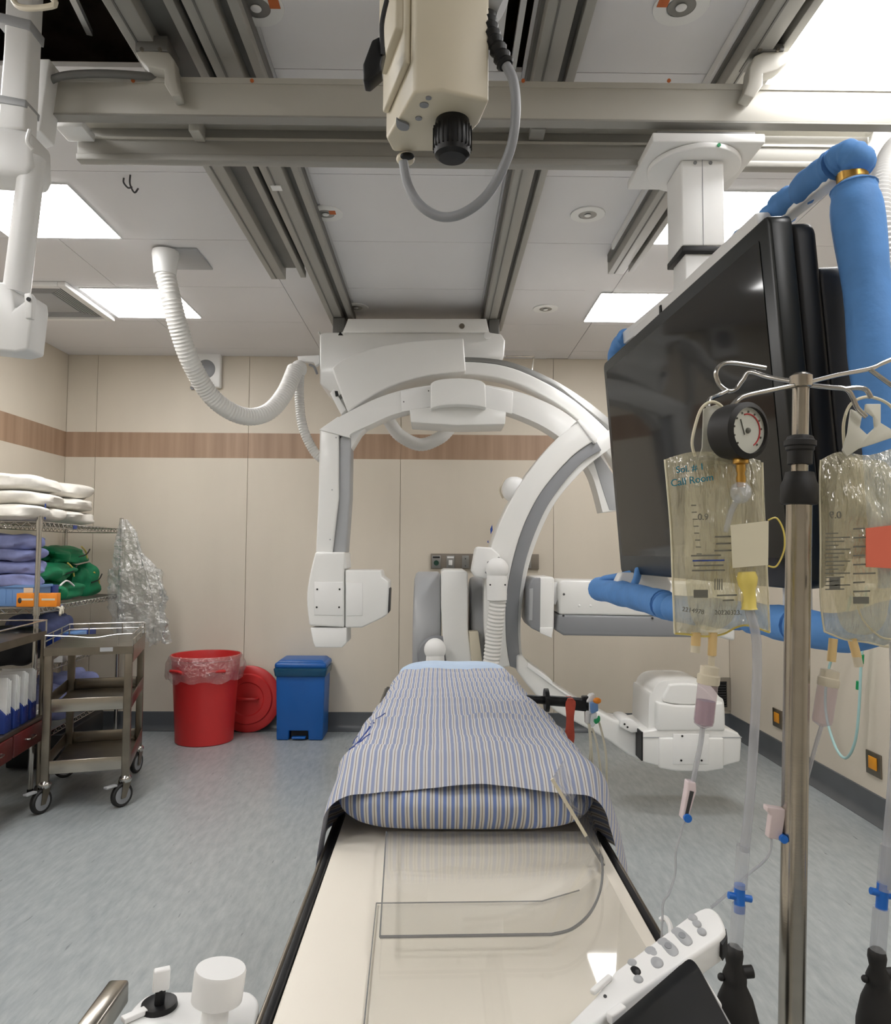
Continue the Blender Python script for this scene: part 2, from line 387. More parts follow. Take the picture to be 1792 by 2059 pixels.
for wall, x0, x1, tn in ((wall_l, XL - .011, XL, 'trim_2'), (wall_r, XR, XR + .011, 'trim_3')):
    tr = struct(MB().box((x0 if x0 < 0 else x1 - .0005, YR, BAND0), (x0 + .0005 if x0 < 0 else x1, YB, BAND1)).build(tn, 'wood'))
    for a, b in zip(ys, ys[1:]):
        for z0, z1 in ((0.02, BAND0), (BAND1, ZC)):
            MB().box((x0, b + G, z0), (x1, a - G, z1)).build('wall_panel', 'wall', wall)
        e = .001
        MB().box((x0 - (e if x0 > 0 else 0), b + G*.4, BAND0), (x1 + (e if x0 < 0 else 0), a - G*.4, BAND1)).build('band_panel', 'wood', tr)
# coved skirting
def skirting(name, p0, p1, nrm):
    n = Vector(nrm); prof = [(0.0, .155), (.006, .15), (.007, .05), (.02, .02), (.045, .004), (.045, .0005), (0, .0005)]
    mb = MB(); a = [Vector(p0) + n*d + Vector((0, 0, h)) for d, h in prof]
    return struct(mb.prism(a, Vector(p1) - Vector(p0)).build(name, 'base'))
skirting('baseboard_back', (XL, YB - .001, 0), (XR, YB - .001, 0), (0, -1, 0))
skirting('baseboard_left', (XL + .001, YR, 0), (XL + .001, YB - .001, 0), (1, 0, 0))
skirting('baseboard_right', (XR - .001, YR, 0), (XR - .001, YB - .001, 0), (-1, 0, 0))

# ------------------------------------------------------------------ ceiling
ceil = struct(MB().box((XL - .1, YR - .1, ZP), (XR + .1, YB + .1, ZP + .1)).build('ceiling', 'plenum'))
yrow = [PZ(880, y, ZC).y for y in (352, 487)]
pitch = yrow[1] - yrow[0]
rows = []
y = yrow[0]
while y > YR: y -= pitch
while y < YB:
    rows.append((max(y, YR), min(y + pitch, YB))); y += pitch
RX = [(-.975, -.775), (-.76, -.59), (.295, .45), (.94, 1.10)]    # ceiling rails
cols = [(XL, -2.05), (-2.05, -.985), (-.58, .285), (.46, .93), (1.11, 1.8), (1.8, XR)]
for y0, y1 in rows:
    for x0, x1 in cols:
        if y1 < 2.75 and x0 == -2.05:            # open service bay
            if y1 > .3: x1 = -1.55
        if y1 < 2.75 and x0 == -.58 and y1 > .3: x1 = .205
        ye = y1
        MB().box((x0 + .002, y0 + .002, ZC), (x1 - .002, ye - .002, ZC + .018)).build('ceiling_panel', 'ceil', ceil)
    for x0, x1 in ((-.985, -.58), (.285, .46), (.93, 1.11)):
        MB().box((x0, y0, ZC + .004), (x1, y1, ZC + .018)).build('ceiling_panel', 'ceil', ceil)

LX = ((PZ(22, 478, ZC).x, PZ(245, 478, ZC).x), (PZ(1170, 650, ZC).x, PZ(1170, 650, ZC).x + .59))
LY0 = PZ(245, 478, ZC).y
for row in range(-3, 2):
    yb = LY0 + row*1.36
    for side, (x0, x1) in enumerate(LX):
        names = {1: ('nearest the back wall beside the air cassette', 'nearest the back wall past the ceiling rail end'),
                 0: ('between the support arm and the white hose mount', 'behind the white monitor column'),
                 -1: ('beyond the end of the bridge beam near the support arm', 'above the bridge beam end by the monitor carriage'),
                 -2: ('over the side of the table console', 'over the side of the drip stand'),
                 -3: ('at the rear of the room on the console side', 'at the rear of the room on the drip stand side')}[row]
        t = thing('ceiling_light', 'square lit ceiling panel ' + names[side], 'light', ((x0 + x1)/2, yb - .3, ZC - .008), 'ceiling light panels')
        MB().box((x0, yb - .59, ZC - .005), (x1, yb, ZC - .0005)).build('frame', 'white2', t)
        MB().box((x0 + .008, yb - .582, ZC - .008), (x1 - .008, yb - .008, ZC - .0055)).build('diffuser', 'panel_light', t)

# recessed downlights
def downlight(x, y, r, label, tagcol):
    c = PZ(x, y, ZC)
    t = thing('downlight', label, 'downlight', (c.x, c.y, ZC - .006), 'round recessed downlights')
    MB().lathe([(r*.52, 0), (r*.98, 0), (r, .002), (r, .006), (r*.52, .006)], (c.x, c.y, ZC - .0065), n=32, cap=False).build('trim_ring', 'white2', t)
    lam = MB().lathe([(.001, 0), (r*.3, .0), (r*.5, -.003), (r*.52, -.0045)], (c.x + .003, c.y, ZC - .0012), n=24).build('reflector', 'alu', t)
    MB().ell((c.x, c.y, ZC - .009), r*.2, r*.2, .005, 16, 8).build('bulb', 'white2', lam)
    if tagcol: MB().box((c.x + tagcol*r*.7 - .016, c.y - r*.45, ZC - .0085), (c.x + tagcol*r*.7 + .016, c.y + .0, ZC - .0068)).build('sticker', 'tag_o', t)
downlight(515, 12, .085, 'round recessed downlight with orange sticker above the bridge beam by the paired rails', 1)
downlight(655, 428, .085, 'round recessed downlight with orange sticker between bridge beam and c-arm carriage', .6)
downlight(716, 617, .085, 'round white downlight closest to the ceiling c-arm carriage', 0)
downlight(1370, 10, .085, 'round recessed downlight with orange sticker beside the open cable gap', -1)
downlight(1182, 430, .085, 'round white downlight between the single rail and the monitor column', 0)
downlight(1097, 620, .085, 'round white downlight near the lit panel by the back wall', 0)

# plenum clutter seen through the open bays
t = thing('service_pipe', 'dusty lagged pipe seen through the open ceiling bay', 'pipe', (-1.3, 1.6, 3.45))
MB().tube(catmull([(-1.55, 1.0, 3.5), (-1.4, 1.8, 3.46), (-1.15, 2.2, 3.45), (-1.0, 3.2, 3.5)], 6), .06, 14).build('pipe_run', 'duct', t)
for i in range(3): MB().cyl((-1.42 + .1*i, 1.75 + .16*i, 3.46), (-1.39 + .1*i, 1.80 + .16*i, 3.46), .075, n=16).build('pipe_clip', 'dark', t)
tag(MB().tube(catmull([(-1.7, 1.9, 3.42), (-1.35, 2.1, 3.3), (-1.0, 2.35, 3.4), (-.7, 2.4, 3.5)], 8), .03, 10).build('cable_bundle', 'dark'), 'dark bundle of cables inside the open ceiling bay', 'cable')
tag(MB().tube(catmull([(.25, .8, 3.4), (.24, 1.6, 3.3), (.27, 2.2, 3.32), (.25, 3.0, 3.45)], 8), .012, 8).build('copper_pipe', 'brass'), 'thin copper pipe inside the narrow ceiling gap', 'pipe')
tag(MB().bar(P(40, 0, 1.62) + V(0, 0, .25), P(135, 118, 2.45) + V(0, .15, .2), .02, .02).build('hanger_bar', 'white2'), 'white hanger bar crossing the open ceiling bay', 'bar')
tag(MB().box((.243, .6, ZC + .01), (.262, 2.7, ZC + .03)).build('ceiling_grid_bar', 'white2'), 'white grid bar running through the narrow ceiling gap', 'bar')

# air cassette
a0, a1 = PZ(225, 645, ZC), PZ(130, 570, ZC)
t = thing('air_cassette', 'square white ceiling air cassette with louvred sides', 'air vent', (-2.65, 5.0, ZC - .03))
ax1 = LX[0][0] - .03; ax0 = ax1 - .72; ay1 = LY0 + 1.36 + .02; ay0 = ay1 - .72
MB().box((ax0, ay0, ZC - .03), (ax0 + .05, ay1, ZC - .0005)).box((ax1 - .05, ay0, ZC - .03), (ax1, ay1, ZC - .0005)).box((ax0 + .05, ay0, ZC - .03), (ax1 - .05, ay0 + .05, ZC - .0005)).box((ax0 + .05, ay1 - .05, ZC - .03), (ax1 - .05, ay1, ZC - .0005)).build('frame', 'white2', t, .004)
MB().box((ax0 + .17, ay0 + .17, ZC - .02), (ax1 - .17, ay1 - .17, ZC - .0005)).build('centre_panel', 'lgrey', t, .004)
for i in range(6):
    d = .06 + i*.018
    for sl in (((ax0 + d, ay0 + d, ZC - .018), (ax0 + d + .007, ay1 - d, ZC - .002)), ((ax1 - d - .007, ay0 + d, ZC - .018), (ax1 - d, ay1 - d, ZC - .002)),
               ((ax0 + d + .007, ay0 + d, ZC - .018), (ax1 - d - .007, ay0 + d + .007, ZC - .002)), ((ax0 + d + .007, ay1 - d - .007, ZC - .018), (ax1 - d - .007, ay1 - d, ZC - .002))):
        MB().box(*sl).build('louvre', 'lgrey', t)
# little ceiling hooks
for i, (x, y) in enumerate(((249, 358), (262, 352))):
    c = PZ(x, y, ZC)
    tag(MB().tube(catmull([c, c + V(0, 0, -.03*(i + 1)*.7), c + V(.012, .02, -.05*(i + 1)*.7), c + V(.02, .04, -.03*(i + 1)*.7)], 5), .004, 8).build('ceiling_hook', 'dark'), ('small bent dark hook', 'larger bent dark hook')[i] + ' screwed into the ceiling near the bridge beam', 'hook', 'ceiling hooks')

# ------------------------------------------------------------------ ceiling rails
ZR = 3.075
ends = [PZ(570, 562, ZR).y, 5.28, 5.28, PZ(1262, 552, ZR).y]
labs = ['grey ceiling rail ending in mid ceiling beside the white hose', 'grey ceiling rail carrying the c-arm carriage on the hose side', 'grey ceiling rail carrying the c-arm carriage on the monitor side', 'grey ceiling rail with white flange behind the monitor column']
for i, ((x0, x1), ye) in enumerate(zip(RX, ends)):
    t = thing('ceiling_rail', labs[i], 'rail', ((x0 + x1)/2, 2.5, ZR), 'ceiling rails')
    w = x1 - x0; y0 = YR + .05
    left = i in (0, 1)
    fx0, fx1 = (x0, x0 + w*.42) if i == 0 else (x0 + w*.08, x0 + w*.62)
    MB().box((fx0, y0, ZR), (fx1, ye, ZC - .001)).build('rail_body', 'rail', t, .003)
    MB().box((x0, y0, ZR + .05), (x1, ye - .05, ZC - .0015)).build('channel', 'rail_d', t)
    MB().box((x1 - .03, y0, ZR + .012), (x1, ye, ZR + .05)).build('lip', 'rail', t, .002)
    if i == 3: MB().box((x0 - .012, y0, ZR + .06), (x0, ye - .2, ZC - .001)).build('flange', 'white2', t)
    MB().box((fx0 + (fx1 - fx0)*.35, y0, ZR - .004), (fx0 + (fx1 - fx0)*.42, ye - .02, ZR)).build('groove_strip', 'rail_d', t)
sq = PZ(556, 378, ZR - .004)
tag(MB().box((sq.x - .022, sq.y - .022, ZR - .006), (sq.x + .022, sq.y + .022, ZR - .001)).build('warning_label', 'white2'), 'small square white label stuck under the ceiling rail', 'label')

# ------------------------------------------------------------------ travelling bridge
br = thing('ceiling_bridge', 'pale grey crossbeam bridge hung under the ceiling rails', 'bridge', (0, 2.4, 2.8))
ya = 2.3
zt, zb = P(900, 163, ya).z, P(900, 237, ya).z
xa, xb = P(92, 200, ya).x, 1.50
fb = MB().box((xa, ya, zb), (xb, ya + .045, zt - .014)).build('front_beam', 'beam', br, .003)
MB().box((xa, ya - .004, zt - .018), (xb, ya + .05, zt)).build('top_lip', 'beam', fb)
MB().box((xa, ya - .002, zb - .006), (xb, ya + .04, zb)).build('bottom_lip', 'rail', fb)
yb_ = 2.47
z0, z1, z2, z3 = P(900, 331, yb_).z, P(900, 318, yb_).z, P(900, 286, yb_).z, P(900, 252, yb_).z
rb = MB().box((xa + .02, yb_, z1), (xb, yb_ + .05, z2)).build('rear_beam', 'rail', br, .002)
MB().box((xa + .02, yb_ + .025, z2), (xb, yb_ + .06, z3)).build('upper_web', 'rail', rb, .002)
MB().box((xa + .02, yb_ - .008, z0), (xb, yb_ + .03, z1)).build('lower_flange', 'rail', rb, .003)
MB().box((xa + .02, yb_ - .005, z2 - .004), (xb, yb_ + .03, z2 + .004)).build('rib', 'beam', rb)
MB().box((xa + .02, yb_ - .012, z3 - .012), (xb, yb_ + .02, z3)).build('conduit', 'beam', rb)
MB().box((xb - .02, ya - .01, z0 - .01), (xb + .02, yb_ + .06, zt + .01)).build('end_cap', 'white2', br, .006)
cl = P(398, 262, 2.44); MB().box((cl.x - .018, 2.40, cl.z - .025), (cl.x + .018, 2.468, cl.z + .025)).build('bracket_block', 'beam', br, .003)
cl = P(150, 258, 2.40); MB().box((cl.x - .05, 2.37, cl.z - .012), (cl.x + .04, 2.46, cl.z + .014)).build('bracket_block', 'white2', br, .003)
cl = P(1080, 265, 2.44); MB().box((cl.x - .025, 2.40, cl.z - .015), (cl.x + .025, 2.468, cl.z + .02)).build('bracket_block', 'rail', br, .003)
for x in (268, 507, 1052, 1345):
    c = P(x, 163, ya - .006); MB().cyl(c, c + V(0, -.004, 0), .006, n=10).build('screw', 'tag_o', br)
for i, (hook, off) in enumerate((([(272, 105), (285, 100), (338, 104), (350, 120), (354, 160), (362, 190), (345, 194), (330, 168), (330, 140), (300, 134), (280, 120)], 0),
                  ([(1590, 103), (1535, 104), (1518, 112), (1508, 135), (1505, 165), (1495, 190), (1515, 197), (1535, 170), (1535, 148), (1565, 140), (1588, 122)], 0))):
    hk = MB().px(hook, ya - .055, .05).build('hanger_hook', 'beam', br, .004)
    a = P(sum(p[0] for p in hook[:4])/4, 108, ya - .03)
    MB().box((a.x - .05, ya - .06, a.z - .01), (a.x + .05, ya + .05, ZR + .02)).build('hanger_block', 'rail_d', br, .003)
    for dx in (-.028, .028):
        MB().cyl(a + V(dx, -.028, -.008), a + V(dx, -.034, -.008), .006, n=10).build('screw', 'steel', hk)
# hose running on top of the bridge
MB().tube(catmull([P(95, 165, 2.28), P(130, 152, 2.26), P(200, 148, 2.26), P(280, 152, 2.28), P(340, 158, 2.33)], 6), .012, 10).build('cable', 'rail_d', br)
# end plate of the bridge on the support arm side
e1 = MB().px([(78, 118), (100, 118), (80, 262), (40, 275), (50, 240)], 2.24, .09).build('end_plate', 'white2', br, .004)
c = P(57, 247, 2.235); MB().cyl(c, c + V(0, -.004, 0), .013, n=16).build('hole_plug', 'black', e1)

# ------------------------------------------------------------------ hanging support arm by the bridge end
ar = thing('support_arm', 'white jointed support arm with sleeve hanging from the end of the bridge beam', 'support arm', (-1.15, 2.15, 2.0))
Ya = 2.1
MB().px([(12, -60), (66, -60), (60, 60), (50, 260), (-8, 260), (5, 100)], Ya, .07).build('upper_post', 'white2', ar, .01)
for q in ([(-12, 22), (62, 40), (60, 60), (-12, 42)], [(-12, 188), (52, 200), (50, 214), (-12, 204)]):
    MB().px(q, Ya - .004, .078).build('cable_strap', 'lgrey', ar, .002)
MB().px([(-60, 240), (62, 262), (64, 330), (54, 352), (-60, 345)], Ya - .02, .12).build('joint_housing', 'white2', ar, .015)
MB().cyl(P(66, 318, Ya + .02), P(33, 590, Ya + .02), .034, .036, 24).build('sleeve_tube', 'white2', ar)
MB().px([(2, 566), (24, 572), (28, 620), (64, 592), (66, 612), (56, 702), (30, 708), (-40, 700), (-40, 566)], Ya - .015, .09).build('lower_joint', 'white2', ar, .008)
lp = MB().px([(48, 590), (60, 588), (66, 596), (63, 640), (50, 640)], Ya - .022, .02).build('clip_plate', 'white2', ar, .003)
c = P(58, 602, Ya - .024); MB().cyl(c, c + V(0, -.003, 0), .006, n=12).build('screw', 'black', lp)
MB().tube(catmull([P(90, -20, 1.9), P(110, 10, 1.9), P(40, 14, 1.95), P(20, -20, 1.95)], 5), .008, 8).build('cable', 'cream', ar)
MB().tube(catmull([P(60, 262, 2.06), P(55, 285, 2.05), P(66, 300, 2.06)], 5), .006, 8).build('cable', 'white2', ar)
# ------------------------------------------------------------------ wall fixtures
c0, c1 = P(390, 713, YB), P(447, 782, YB)
sp = thing('wall_speaker', 'square white loudspeaker with round grey grille high on the back wall', 'speaker', ((c0.x + c1.x)/2, YB - .06, c1.z))
MB().box((c0.x, YB - .07, c1.z), (c1.x, YB - .002, c0.z)).build('case', 'white2', sp, .012, 3)
gc = V((c0.x + c1.x)/2 - .0, YB - .07, (c0.z + c1.z)/2 + .005)
MB().lathe([(.001, .008), (.05, .007), (.075, .003), (.082, 0)], gc, (0, -1, 0), 32).build('grille', 'mgrey', sp)
c = P(388, 780, YB - .01); tag(MB().cyl(c, c + V(0, -.02, 0), .018, n=14).build('sensor_dot', 'mgrey'), 'small grey knob on the wall below the loudspeaker', 'knob')
# bedhead gas and socket rail
c0, c1 = P(867, 1113, YB), P(1083, 1145, YB)
gp = thing('gas_outlet_rail', 'grey metal medical gas and socket rail on the back wall', 'socket rail', ((c0.x + c1.x)/2, YB - .02, c1.z))
MB().box((c0.x, YB - .025, c1.z), (c1.x, YB - .001, c0.z)).build('rail_body', mat('rail_taupe', C(128, 120, 110), .45, .2), gp, .003)
for i, (xa_, xb_) in enumerate(((869, 886), (898, 914), (929, 943), (1058, 1068))):
    q0, q1 = P(xa_, 1117, YB - .026), P(xb_, 1142, YB - .026)
    pl = MB().box((q0.x, YB - .03, q1.z), (q1.x, YB - .0255, q0.z)).build('outlet_plate', 'alu', gp, .001)
    c = V((q0.x + q1.x)/2, YB - .03, (q0.z + q1.z)/2 - .01)
    if i == 0: MB().cyl(c, c + V(0, -.008, 0), .022, n=18).build('gas_port', mat('gas_port_green', C(20, 60, 46), .5), pl)
    elif i == 1: MB().box((c.x - .016, c.y - .006, c.z - .02), (c.x + .016, c.y, c.z + .024)).build('gas_port', 'white2', pl, .003)
    else:
        for dz in (-.025, .035): MB().cyl(c + V(0, 0, dz), c + V(0, -.003, dz), .005, n=10).build('screw', 'dark', pl)
    if i < 2: MB().box((q0.x + .006, YB - .0308, q0.z - .022), (q1.x - .006, YB - .0302, q0.z - .008)).build('name_strip', 'black' if i == 0 else 'white2', pl)
# low air grille in the far corner
c0, c1 = P(1372, 1362, YB), P(1468, 1424, YB)
vg = thing('wall_grille', 'grey louvred air grille low on the back wall beside the corner', 'air vent', ((c0.x + c1.x)/2, YB - .02, c1.z - .05))
z0 = .18
MB().box((c0.x, YB - .004, z0), (c1.x, YB - .001, c0.z)).build('backing', 'black', vg)
fr = .03
MB().box((c0.x, YB - .02, c0.z - fr), (c1.x, YB - .004, c0.z)).box((c0.x, YB - .02, z0), (c1.x, YB - .004, z0 + fr)).box((c0.x, YB - .02, z0 + fr), (c0.x + fr, YB - .004, c0.z - fr)).box((c1.x - fr, YB - .02, z0 + fr), (c1.x, YB - .004, c0.z - fr)).build('frame', mat('vent_taupe', C(140, 132, 120), .5), vg)
nz_ = 10
for i in range(nz_):
    z = z0 + fr + (c0.z - z0 - 2*fr)*(i + .5)/nz_
    MB().obox((c0.x/2 + c1.x/2, YB - .011, z), ((c1.x - c0.x)/2 - fr, 0, 0), (0, .006, .003), (0, .0008, -.0016)).build('louvre', 'dark', vg)
# wall sockets
def socket(name, lab, pA, pB, X=None, grp=None, vert=False):
    t = None
    if X is None:
        a, b = P(pA[0], pA[1], YB), P(pB[0], pB[1], YB)
        t = thing(name, lab, 'socket', ((a.x + b.x)/2, YB - .008, b.z))
        MB().box((a.x, YB - .009, b.z), (b.x, YB - .001, a.z)).build('plate', 'steel_d', t, .002)
        MB().box((a.x + .02, YB - .014, b.z + .025), (b.x - .02, YB - .0095, a.z - .025)).build('socket_face', 'copper', t, .002)
    else:
        a, b = PX(pA[0], pA[1], X), PX(pB[0], pB[1], X); zt, zb = a.z, a.z - .13
        y0, y1 = a.y, b.y
        t = thing(name, lab, 'socket', (X - .008, (y0 + y1)/2, zb))
        lo, hi = min(y0, y1), max(y0, y1)
        MB().box((X - .01, lo, zb), (X - .001, hi, zt)).build('plate', 'steel_d', t, .002)
        MB().box((X - .015, lo + (hi - lo)*.22, zb + .035), (X - .0105, hi - (hi - lo)*.22, zt - .025)).build('socket_face', 'copper', t, .002)
socket('wall_socket', 'steel wall socket with amber face near the far corner', (1556, 1422), (1574, 1432), XR)
socket('wall_socket', 'larger steel wall socket with amber face near the drip tubing', (1744, 1506), (1774, 1519), XR)
socket('wall_socket', 'wall socket half hidden between red lid and blue bin', (538, 1378), (556, 1412))
socket('wall_socket', 'wall socket peeking out beside the bed end', (790, 1376), (812, 1402))
# ================================================================== lateral (ceiling) c-arm
YL = 4.72
la = thing('ceiling_c_arm', 'large white ceiling-hung imaging c-arm with boxy head on a straight grey-backed column', 'imaging arm', (.1, 5.0, 1.0))
# carriage on the rails
cb = MB().px([(643, 672), (650, 668), (688, 668), (700, 641), (978, 641), (984, 668), (1008, 671), (1016, 684), (1014, 716), (1004, 724), (930, 724), (930, 760), (700, 800), (668, 790), (643, 772)], 4.93, .42).build('carriage_body', 'white', la, .012, 3)
MB().px([(690, 668), (700, 641), (978, 641), (984, 668)], 4.90, .03).build('carriage_plate', 'white', cb, .003)
c = P(929, 656, 4.90); MB().cyl(c + V(0, -.006, 0), c, .018, n=16).build('bolt', 'steel_d', cb)
c = P(980, 676, 4.93); MB().cyl(c + V(0, -.02, 0), c, .024, n=16).build('button', 'white2', cb)
MB().px([(680, 674), (684, 667), (690, 674)], 4.925, .004).build('warning_mark', 'black', cb)
MB().box((P(640, 680, 4.95).x - .0, 4.93, P(640, 672, 4.95).z), (P(640, 680, 4.95).x + .01, 5.3, P(640, 668, 4.95).z)).build('side_strip', 'white2', cb)
# rail shoes
for x0, x1 in (RX[1], RX[2]):
    MB().box((x0 + .045, 4.95, P(800, 668, 4.95).z - .03), (x1 - .045, 5.25, ZR - .004)).build('rail_shoe', 'rail_d', la, .004)
# cover over the arc
top = S2([(667, 741), (690, 722), (750, 700), (830, 685), (932, 679)], 5)
bot = S2([(937, 746), (850, 757), (770, 784), (699, 828)], 5)
MB().px(top + bot, 4.70, .26).build('arc_cover', 'white', la, .015, 3)
# outer guide arc (behind): band with metal edge
def band(outer, inner, Y, th, n=7):
    return MB().px(S2(outer, n) + S2(inner, n)[::-1], Y, th)
oo = [(676, 800), (720, 768), (800, 738), (880, 722), (945, 718), (1020, 726), (1090, 752), (1160, 792), (1232, 848), (1290, 915)]
oi = [(690, 832), (740, 800), (810, 772), (880, 757), (945, 753), (1015, 762), (1080, 788), (1145, 828), (1205, 888), (1255, 960)]
om = [(679, 806), (724, 776), (804, 746), (882, 731), (945, 727), (1018, 736), (1086, 763), (1154, 804), (1222, 864), (1275, 930)]
ga = band(om, oi, YL + .06, .16).build('guide_arc', 'white', la, .012, 3)
band(oo, om, YL + .10, .12).build('arc_track', 'alu', ga, .004)
MB().px([(663, 790), (672, 782), (696, 824), (686, 834)], YL + .02, .2).build('arc_end', 'white2', ga, .006)
MB().px([(673, 786), (679, 786), (681, 796), (675, 797)], YL + .01, .01).build('latch', 'black', ga)
# inner c arc
io = [(642, 864), (660, 852), (690, 834), (760, 800), (830, 780), (925, 770), (1000, 778), (1070, 797), (1140, 832), (1190, 880), (1225, 940), (1248, 1026)]
ii = [(704, 880), (706, 872), (740, 856), (790, 834), (850, 820), (925, 814), (1000, 822), (1060, 842), (1110, 868), (1155, 905), (1190, 955), (1212, 1030)]
ca = band(io, ii, YL - .06, .16).build('c_arc', 'white', la, .014, 3)
MB().px([(1200, 905), (1238, 960), (1240, 1026), (1226, 1026), (1214, 990), (1192, 920)], YL - .065, .02).build('arc_grey_panel', 'lgrey', ca, .004)  # plain grey piece set on the white arc
for q in ([(868, 774), (868, 818), (808, 828), (806, 786)], [(974, 776), (1032, 788), (1030, 832), (974, 820)]):
    sl = MB().px(q, YL - .075, .02).build('clamp_plate', 'white2', la, .004)
    for j in (0, 3):
        c = P(q[j][0] + (-6 if j == 0 else 6), q[j][1] + (12 if j == 0 else 22), YL - .076); MB().cyl(c + V(0, -.002, 0), c, .004, n=8).build('screw', 'dark', sl)
hub = MB().px(S2([(866, 772), (880, 764), (920, 760), (962, 764), (976, 772)], 4) + S2([(978, 820), (960, 816), (922, 813), (884, 816), (866, 822)], 4), YL - .16, .3).build('pivot_hub', 'white', la, .02, 3)
MB().px([(824, 823), (868, 818), (925, 816), (980, 820), (1018, 828), (1016, 853), (920, 855), (826, 849)], YL - .08, .28).build('hub_base', 'white', la, .006)
# column with grey back
col = MB().px([(643, 862), (681, 836), (681, 1000), (668, 1112), (635, 1112), (640, 1000)], YL - .05, .2).build('column', 'white', la, .012, 3)
MB().px([(682, 882), (690, 874), (706, 868), (704, 1000), (696, 1112), (669, 1112), (681, 1000)], YL - .02, .17).build('column_back', 'lgrey', col, .012, 3)
MB().px([(704, 872), (712, 866), (748, 848), (724, 872), (706, 902)], YL - .01, .14).build('gusset', 'white2', col, .004)
for x, y in ((676, 880), (668, 985), (664, 1085)):
    c = P(x, y, YL - .05); MB().cyl(c + V(0, -.002, 0), c, .005, n=10).build('screw', 'lgrey', col)
# detector head on the column
hd = MB().px(S2([(634, 1110), (622, 1160), (617, 1205), (622, 1258)], 4) + [(692, 1262), (692, 1142), (694, 1110)], YL - .08, .3).build('detector_head', 'white', la, .012, 3)
MB().px([(634, 1111), (694, 1111), (697, 1144), (627, 1144)], YL - .07, .26).build('head_collar', 'white2', hd, .008)
MB().px([(624, 1262), (697, 1262), (697, 1293), (688, 1302), (634, 1302), (630, 1292)], YL - .07, .24).build('head_foot', 'white2', hd, .006)
MB().px([(632, 1170), (690, 1170), (690, 1237), (632, 1237)], YL - .084, .004).build('service_panel', 'white2', hd, .002)
for x, y in ((638, 1185), (683, 1185), (637, 1221), (682, 1221)):
    c = P(x, y, YL - .085); MB().cyl(c + V(0, -.002, 0), c, .006, n=8).build('screw', 'black', hd)
cl = MB().px([(694, 1146), (766, 1147), (768, 1160), (782, 1170), (779, 1236), (768, 1243), (728, 1262), (694, 1262)], YL - .07, .26).build('collimator', 'white', la, .01, 3)
MB().px([(696, 1171), (729, 1171), (729, 1238), (696, 1238)], YL - .074, .004).build('service_panel', 'white2', cl, .002)
MB().px([(779, 1178), (784, 1185), (782, 1232), (777, 1236)], YL - .02, .18).build('window', 'dark', cl, .003)
# cable hook at the carriage
MB().px([(598, 716), (642, 714), (642, 730), (634, 736), (630, 728), (600, 726)], 4.96, .05).build('hose_bracket', 'white2', la, .003)
MB().tube(catmull([P(622, 733, 4.95), P(632, 738, 4.95), P(638, 752, 4.95)], 5), .008, 8).build('hook', 'mgrey', la)
MB().tube([P(1016, 716, 5.1), P(1074, 717, 5.15), P(1070, 745, 5.15)], .006, 8).build('side_rod', 'chrome', la)
# supply hoses
hm = PZ(338, 500, ZC)
hs = thing('supply_hose', 'thick white corrugated hose from the ceiling plate to the c-arm carriage', 'hose', (hm.x, hm.y, 2.2))
q0, q1, q2, q3 = PZ(308, 497, ZC), PZ(360, 497, ZC), PZ(392, 538, ZC), PZ(318, 538, ZC)
MB().box((q0.x, q3.y - .0, ZC - .012), (q0.x + .24, q0.y, ZC - .0005)).build('ceiling_plate', 'lgrey', hs, .003)
c0 = P(333, 512, 4.08); c1 = P(331, 556, 4.08)
MB().lathe([(.07, 0), (.072, -.02), (.06, -.12), (.058, -.13), (.05, -.13)], (c0.x, 4.08, ZC - .012), n=28).build('collar', 'white2', hs)
hp = [P(332, 550, 4.08), P(344, 600, 4.1), P(358, 655, 4.15), P(382, 725, 4.25), P(418, 788, 4.4), P(455, 822, 4.5), P(498, 838, 4.6), P(540, 828, 4.7), P(572, 792, 4.8), P(594, 742, 4.92)]
hose(hp, .054, 1, .020, 16, .035).build('corrugated_hose', 'hose', hs)
MB().ell(P(601, 742, 4.95), .055, .05, .06, 18, 10).build('hose_elbow', 'hose', hs)
hose([P(603, 755, 4.95), P(602, 800, 4.95), P(609, 858, 4.95), P(630, 905, 4.98), P(650, 925, 5.0)], .031, 1, .016, 12, .06).build('drop_hose', 'hose', hs)
tag(hose([P(770, 820, 5.3), P(785, 850, 5.3), P(805, 876, 5.3), P(845, 894, 5.3), P(885, 880, 5.3), P(908, 856, 5.3), P(920, 835, 5.3)], .046, 1, .02, 14, .03).build('supply_hose', 'hose'), 'white hose looping down below the c-arm pivot hub', 'hose')

# ================================================================== frontal (floor) c-arm
YF = 4.45
fa = thing('floor_c_arm', 'large white floor-mounted imaging c-arm with grey inner band and domed tube housing', 'imaging arm', (.3, 4.6, 0))
# stand with horizontal drums
def drum(x0, x1, ytop, r, Yc, m, nm, bev=.02, zc=None):
    a, b = P(x0, ytop, Yc - r*.6).x, P(x1, ytop, Yc - r*.6).x; zt = P(x0, ytop, Yc - r*.25).z; z = zt - r
    pr = [(r*.9, 0), (r*.97, .008), (r, .025), (r, (b - a) - .025), (r*.97, (b - a) - .008), (r*.9, b - a)]
    return MB().lathe(pr, (a, Yc, z), (1, 0, 0), 48)
st = drum(832, 888, 1150, .42, 4.95, 'lgrey', '').build('drive_drum', 'lgrey', fa)
sw = MB().px([(887, 1150), (892, 1146), (936, 1147), (941, 1152), (941, 1265), (946, 1300), (952, 1345), (965, 1480), (905, 1480), (900, 1345), (890, 1275), (887, 1220)], 4.46, .5).build('support_arm', 'white', fa, .03, 4)
dr2 = drum(946, 986, 1160, .34, 4.86, 'lgrey', '').build('rotation_drum', 'lgrey', fa)
